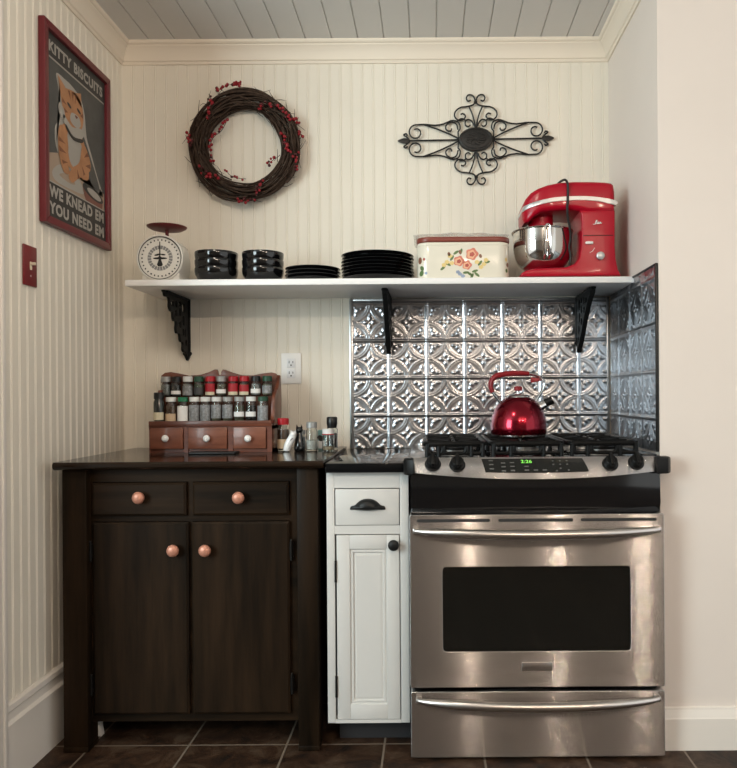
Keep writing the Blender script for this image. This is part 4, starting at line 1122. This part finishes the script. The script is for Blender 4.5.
# end brackets
ends = [(rx0_, [(-.214, zr - .004), (-.212, zm + .015), (-.18, zm + .03), (RYK, zm + .075), (RYK, zr - .02), (-.214, zr - .02)]),
        (rx1_ - .012, [(RYF + .012, zr - .004), (-.255, zr + .01), (-.24, zm - .01), (-.215, zm + .015), (-.18, zm + .03), (RYK, zm + .075), (RYK, zr - .02), (RYF + .012, zr - .02)])]
for xa, pl in ends:
    MB().prism(sp2(pl, 4), xa, xa + .012, lambda u, v, x: Vector((x, u, v)), .001).build('end_panel', 'cherry', t)
def BX(X_, Z_): q = W(145 + X_ / 5.46, 365 + Z_ / 5.46, RYK - .012); return (q.x, q.z)
bk = [(88, 130), (84, 85), (88, 58), (108, 42), (140, 38), (185, 46), (240, 58), (300, 54), (345, 40), (380, 24), (392, 24), (398, 36), (400, 50), (407, 56), (414, 50), (416, 36), (424, 24), (438, 26), (480, 42), (530, 56), (590, 56), (640, 46), (690, 40), (715, 46), (727, 66), (724, 130)]
pl = [BX(*p) for p in bk]; pl = [(pl[0][0], zr - .018)] + pl + [(pl[-1][0], zr - .018)]
MB().prism(pl, RYK - .012, RYK, XZ, .002).build('back_panel', 'cherry', t)
for (pa, pb), kx in zip(dxs, (165, 206.4, 247.7)):
    a, c = W(pa, 440, RYF).x, W(pb, 440, RYF).x
    o = MB().box(a + .002, c - .002, RYF - .002, RYF + .10, z0 + .013, zr - .022, .003).build('drawer', 'cherry_l', t)
    q = W(kx, 438.5, RYF - .015)
    MB().lathe([(0, .021), (.006, .0205), (.0105, .0175), (.0125, .013), (.0115, .009), (.006, .005), (.006, 0), (0, 0)], (q.x, RYF - .002, q.z), (0, -1, 0), 24).build('knob', 'porcelain', o)

# jars
def jar(px, yy, zfloor, r, h, lid, fill, label, desc, group, lab=None, shape='round', liph=.018, name='spice_jar', cat='spice jar', lidr=.95, fillf=.8):
    x = W(px, 400, yy).x
    t = thing(name, (x, yy, zfloor), desc, cat, group)
    hb = h - liph
    n = 24 if shape == 'round' else 4
    if lab == 'opaque':
        MB().lathe([(0, 0), (r * .94, 0), (r, .004), (r, hb * .86), (r * .8, hb * .97), (r * .8, hb), (0, hb)], (x, yy, zfloor + .0005), n=24).build('jar_body', fill, t)
    else:
        pr = [(0, 0), (r * .92, 0), (r, .004), (r, hb * .84), (r * .80, hb * .96), (r * .80, hb), (r * .74, hb), (r * .74, hb * .95), (r * .93, hb * .82), (r * .93, .006), (r * .88, .004), (0, .004)]
        MB().lathe(pr, (x, yy, zfloor + .0005), n=24).build('jar_body', 'glass', t)
        MB().lathe([(0, .0055), (r * .86, .0055), (r * .90, .008), (r * .90, hb * fillf), (0, hb * fillf)], (x, yy, zfloor + .0005), n=20).build('contents', fill, t)
    L = M[lid]
    MB().lathe([(0, hb - .001), (r * lidr, hb - .001), (r * lidr, h - .002), (r * lidr - .002, h), (0, h)], (x, yy, zfloor), n=24).build('lid', lid, t, smooth=30)
    if label:
        lm, f0, f1 = label
        vs, fs = [], []
        K = 14
        for k in range(K + 1):
            a = -PI / 2 - 1.25 + 2.5 * k / K
            for f in (f0, f1): vs.append((x + (r + .0005) * math.cos(a), yy + (r + .0005) * math.sin(a), zfloor + hb * f))
        fs = [[2 * k, 2 * k + 2, 2 * k + 3, 2 * k + 1] for k in range(K)]
        MB().add(vs, fs).build('label', lm, t, recalc=False)
    return t
jr = .0182; UZ = zm + .0005; UY = -.180; LY = -.245; LZ = zr - .0178
G1, G2 = 'spice jars on the upper step of the rack', 'spice jars on the lower step of the rack'
up = [(166, 'lid_grey', 's_grey', None, 'spice jar with pale grey lid at the left end of the upper row', 0),
      (176.5, 'lid_black', 's_dark', ('lab_white', .18, .40), 'spice jar with black lid and narrow white label beside the left end of upper row', 0),
      (188, 'lid_white', 's_grey', ('lab_grey', .1, .7), 'spice jar with white lid and dull grey label left of a green lidded jar', 0),
      (199, 'lid_dgreen', 's_green', ('lab_dark', .15, .6), 'spice jar with green lid beside the leftmost red lidded jar, upper row', 0),
      (210.6, 'lid_red', 's_rust', ('lab_red', .25, .85), 'red lidded spice jar left of centre notch in the rack back, upper row', 1),
      (221.5, 'lid_grey', 's_olive', ('lab_white', .22, .48), 'grey lidded spice jar standing between the red lidded jars, upper row', 0),
      (233.5, 'lid_red', 's_rust', ('lab_red', .25, .85), 'middle one of the three red lidded spice jars, upper row', 1),
      (244.5, 'lid_red', 's_rust', ('lab_red', .25, .75), 'rightmost of the three red lidded spice jars, upper row', 1),
      (256, 'lid_black', 's_grey', ('lab_white', .22, .50), 'spice jar with dark lid and white label just right of the red lidded jars', 0),
      (267.5, 'lid_dgreen', 's_olive', ('lab_grey', .2, .7), 'spice jar with dark green lid at the right end of the upper row', 0)]
for px, lid, fill, lb, d, red in up:
    tt = jar(px, UY, UZ, jr, W(200, 377.5, UY).z - UZ + .004, lid, fill, lb, d, G1)
    if red:
        x = tt.location.x
        vs, fs = [], []
        for k in range(11):
            a = -PI / 2 - 1.1 + 2.2 * k / 10
            for f in (.006, .018): vs.append((x + (jr + .0008) * math.cos(a), UY + (jr + .0008) * math.sin(a), UZ + f))
        MB().add(vs, [[2 * k, 2 * k + 2, 2 * k + 3, 2 * k + 1] for k in range(10)]).build('label_band', 'lab_cream', tt, recalc=False)
lo = [(171, 'lid_white', 's_brown', ('lab_tan', .08, .5), 'white lidded spice jar with tan label between the black bottle and green lidded jar', .02),
      (183, 'lid_green', 's_white', ('lab_white', .15, .8), 'spice jar with bright green lid and pale label in the lower row', .021),
      (194.5, 'lid_white', 's_grey', ('lab_grey', .1, .85), 'white lidded spice jar just right of the bright green lidded jar', .0185),
      (205.5, 'lid_white', 's_grey', ('lab_grey', .1, .85), 'white lidded spice jar second to the right of the bright green lidded jar', .0185),
      (216.5, 'lid_white', 's_olive', ('lab_grey', .3, .85), 'white lidded spice jar third to the right of the bright green lidded jar', .0185),
      (227.7, 'lid_grey', 's_olive', ('lab_grey', .3, .85), 'grey lidded spice jar left of two jars with white labels, lower row', .0185),
      (239.3, 'lid_grey', 's_olive', ('lab_white', .36, .56), 'grey lidded spice jar with narrow white label in the lower row', .0185),
      (251, 'lid_white', 's_dark', ('lab_white', .36, .56), 'white lidded dark spice jar with narrow white label in the lower row', .0185),
      (263, 'lid_dgreen', 's_olive', ('lab_grey', .2, .8), 'dark lidded spice jar at the right end of the lower row', .019)]
for px, lid, fill, lb, d, r_ in lo:
    jar(px, LY, LZ, min(r_, .0192), W(200, 397, LY).z - LZ, lid, fill, lb, d, G2, liph=.015)
jar(159.0, LY - .008, LZ, .0185, W(160, 392.5, LY).z - LZ, 'lid_black', 'dglass', ('lab_cream', .22, .5), 'black spice bottle with cream label at the left end of the lower row', G2, lab='opaque', liph=.022)

# flat black pad on the worktop
q0, q1 = W(191, 453, -.34).x, W(238, 453, -.34).x
o = MB().prism(rrect(q0, q1, -.375, -.312, .006, 3), ctop + .0005, ctop + .0075, XY, .002).build('rubber_pad', 'mat_black')
centre(tag(o, 'flat black pad on the worktop in front of the spice rack', 'pad'))

# condiments right of the rack
CT = ctop + .0004
G3 = None
def hz(py, yy, px=300): return W(px, py, yy).z - CT
jar(283, -.235, CT, .0215, hz(418, -.235), 'lid_red', 's_brown', ('lab_tan', .1, .45), 'tall red lidded jar with tan label right against the spice rack', G3, liph=.022, name='seasoning_jar', cat='seasoning jar')
jar(311.5, -.235, CT, .0205, hz(422, -.235), 'lid_grey', 's_white', None, 'glass shaker with grey lid right of the black cat figurine', G3, liph=.020, name='glass_shaker', cat='shaker', lidr=.92, fillf=.45)
jar(328, -.270, CT, .0215, hz(429, -.27), 'lid_white', 's_tan', ('lab_red', .93, .985), 'clear jar with white lid and red rim in front of the pepper grinder', G3, liph=.016, name='glass_shaker', cat='shaker', fillf=.25)
jar(300.5, -.185, CT, .018, hz(430, -.185), 'lid_grey', 's_grey', ('bluegrey', .1, .8), 'small blue grey jar behind the black cat figurine', G3, liph=.014, name='seasoning_jar', cat='seasoning jar')
# pepper grinder behind the white-lidded jar
x = W(332, 430, -.19).x; gh = hz(417, -.19)
t = thing('pepper_grinder', (x, -.19, CT), 'glass pepper grinder with tall black cap behind the white lidded jar', 'grinder')
MB().lathe([(0, 0), (.020, 0), (.021, .004), (.021, gh * .62), (.016, gh * .68), (.014, gh * .68), (.019, gh * .60), (.019, .006), (0, .006)], (x, -.19, CT), n=24).build('jar_body', 'glass', t)
MB().lathe([(0, .008), (.0175, .008), (.0175, gh * .5), (0, gh * .5)], (x, -.19, CT), n=20).build('peppercorns', 's_dark', t)
MB().lathe([(0, gh * .66), (.017, gh * .66), (.018, gh * .74), (.0195, gh * .78), (.0195, gh * .97), (.017, gh), (0, gh)], (x, -.19, CT), n=24).build('grinder_cap', 'lid_black', t)
# small teal packet
x = W(321, 440, -.225).x
t = thing('seasoning_box', (x, -.2, CT), 'small pale teal box between the grey lidded shaker and the white lidded jar', 'box')
b = MB().box(x - .013, x + .013, -.215, -.195, CT, CT + hz(430, -.2), .003); b.build('box_body', 'teal', t)
MB().box(x - .011, x + .011, -.2155, -.212, CT + .006, CT + .034).build('label', 'lab_white', t)
MB().prism(ell(x - .004, CT + .043, .009, .012, 14, .5), -.2158, -.213, XZ).build('printed_leaf', 's_dark', t)
# cat figurines
x = W(299.5, 440, -.245).x; h = hz(425, -.245)
t = thing('cat_figurine', (x, -.245, CT), 'tall black cat figurine left of the grey lidded shaker', 'figurine', 'pair of cat figurines')
b = MB().lathe([(0, 0), (.0165, 0), (.019, .005), (.0185, h * .25), (.0145, h * .48), (.0095, h * .66), (.0085, h * .74), (0, h * .76)], (x, -.245, CT), n=20)
b.ball((x, -.248, CT + h * .81), .0125, 16, (1.05, 1, .9))
for s in (-1, 1): b.lathe([(0, 0), (.0048, 0), (0, .014)], (x + s * .0075, -.247, CT + h * .88), (s * .12, 0, 1), 8)
b.ball((x, -.262, CT + h * .79), .005, 8)
b.build('cat_body', 'cat_black', t, smooth=60)
for s in (-1, 1): MB().ball((x + s * .0085, -.263, CT + .010), .006, 10, (1, 1.3, 1.6)).build('paw', 'cat_black', t)
# white leaning cat
x = W(290, 448, -.275).x; h = hz(431, -.275)
t = thing('cat_figurine', (x, -.275, CT), 'white figurine leaning towards the black cat figurine', 'figurine', 'pair of cat figurines')
b = MB(); 
sk = spline([(x - .012, -.275, CT + .006), (x - .006, -.275, CT + h * .35), (x + .006, -.275, CT + h * .65), (x + .012, -.275, CT + h * .88)], 5)
b.tube(sk, [.0055 + .0085 * math.sin(PI * (.25 + .55 * i / (len(sk) - 1))) for i in range(len(sk))], 14)
b.ball((x + .011, -.277, CT + h * .84), .0115, 14, (1, 1, .95)); b.ball((x - .011, -.275, CT + .0068), .0105, 12, (1.25, 1.1, .64))
for s in (-1, 1): b.lathe([(0, 0), (.0045, 0), (0, .011)], (x + .012 + s * .006, -.277, CT + h * .93), (s * .2 + .15, 0, 1), 8)
b.build('figurine_body', 'cat_white', t, smooth=60)
MB().tube([(x + .003, -.2895, CT + h * .55), (x + .009, -.2895, CT + h * .63), (x + .013, -.287, CT + h * .66)], .0011, 6).build('painted_mark', 'ink', t)

# ================================================================== LIGHT, CAMERA
def point(x, y, z, w, col, r):
    l = bpy.data.lights.new('lamp_or_fill_light', 'POINT'); l.energy = w; l.color = col; l.shadow_soft_size = r
    o = bpy.data.objects.new('lamp_or_fill_light', l); o.location = (x, y, z); COL.objects.link(o)
WARM = (1., .80, .62)
for x, y, w in ((.30, -3.9, 36), (.98, -3.9, 36), (1.64, -3.9, 36)): point(x, y, 2.2, w, WARM, .04)
point(-.6, -1.9, 2.36, 22, (1., .86, .70), .12)      # unseen overhead fill, added to brighten the upper walls
def area(x, y, z, sx, sy, w, col, tgt):
    l = bpy.data.lights.new('window_light', 'AREA'); l.shape = 'RECTANGLE'; l.size = sx; l.size_y = sy; l.energy = w; l.color = col
    o = bpy.data.objects.new('window_light', l); o.location = (x, y, z); COL.objects.link(o)
    o.rotation_euler = (Vector(tgt) - Vector((x, y, z))).to_track_quat('-Z', 'Y').to_euler()
area(-2.6, -3.2, 1.6, 1.3, 1.5, 95, (.80, .97, 1.), (0, -.3, 1.2))
wd = bpy.data.worlds.new('room_ambient'); S.world = wd; wd.use_nodes = True
wd.node_tree.nodes['Background'].inputs[0].default_value = (.95, .97, .95, 1); wd.node_tree.nodes['Background'].inputs[1].default_value = 1.4

cam = bpy.data.cameras.new('camera'); co = bpy.data.objects.new('camera', cam); COL.objects.link(co); S.camera = co
cam.sensor_fit = 'HORIZONTAL'; cam.sensor_width = 36; cam.lens = F * 36 / 737
co.location = (0, -D, H)
cam.clip_start = .02
co.rotation_mode = 'XYZ'
co.rotation_euler = (PI / 2, 0, 0)
co.rotation_euler = (Matrix.Rotation(-TH, 3, 'Y').transposed().inverted().transposed() @ Matrix.Rotation(PI / 2, 3, 'X')).to_euler()
cam.shift_x = -(CX - 368.5) / 737; cam.shift_y = (CY - 384) / 737
S.view_settings.view_transform = 'Standard'; S.view_settings.look = 'None'; S.view_settings.exposure = -.18; S.view_settings.gamma = 1
S.view_settings.use_curve_mapping = False
S.cycles.use_denoising = True
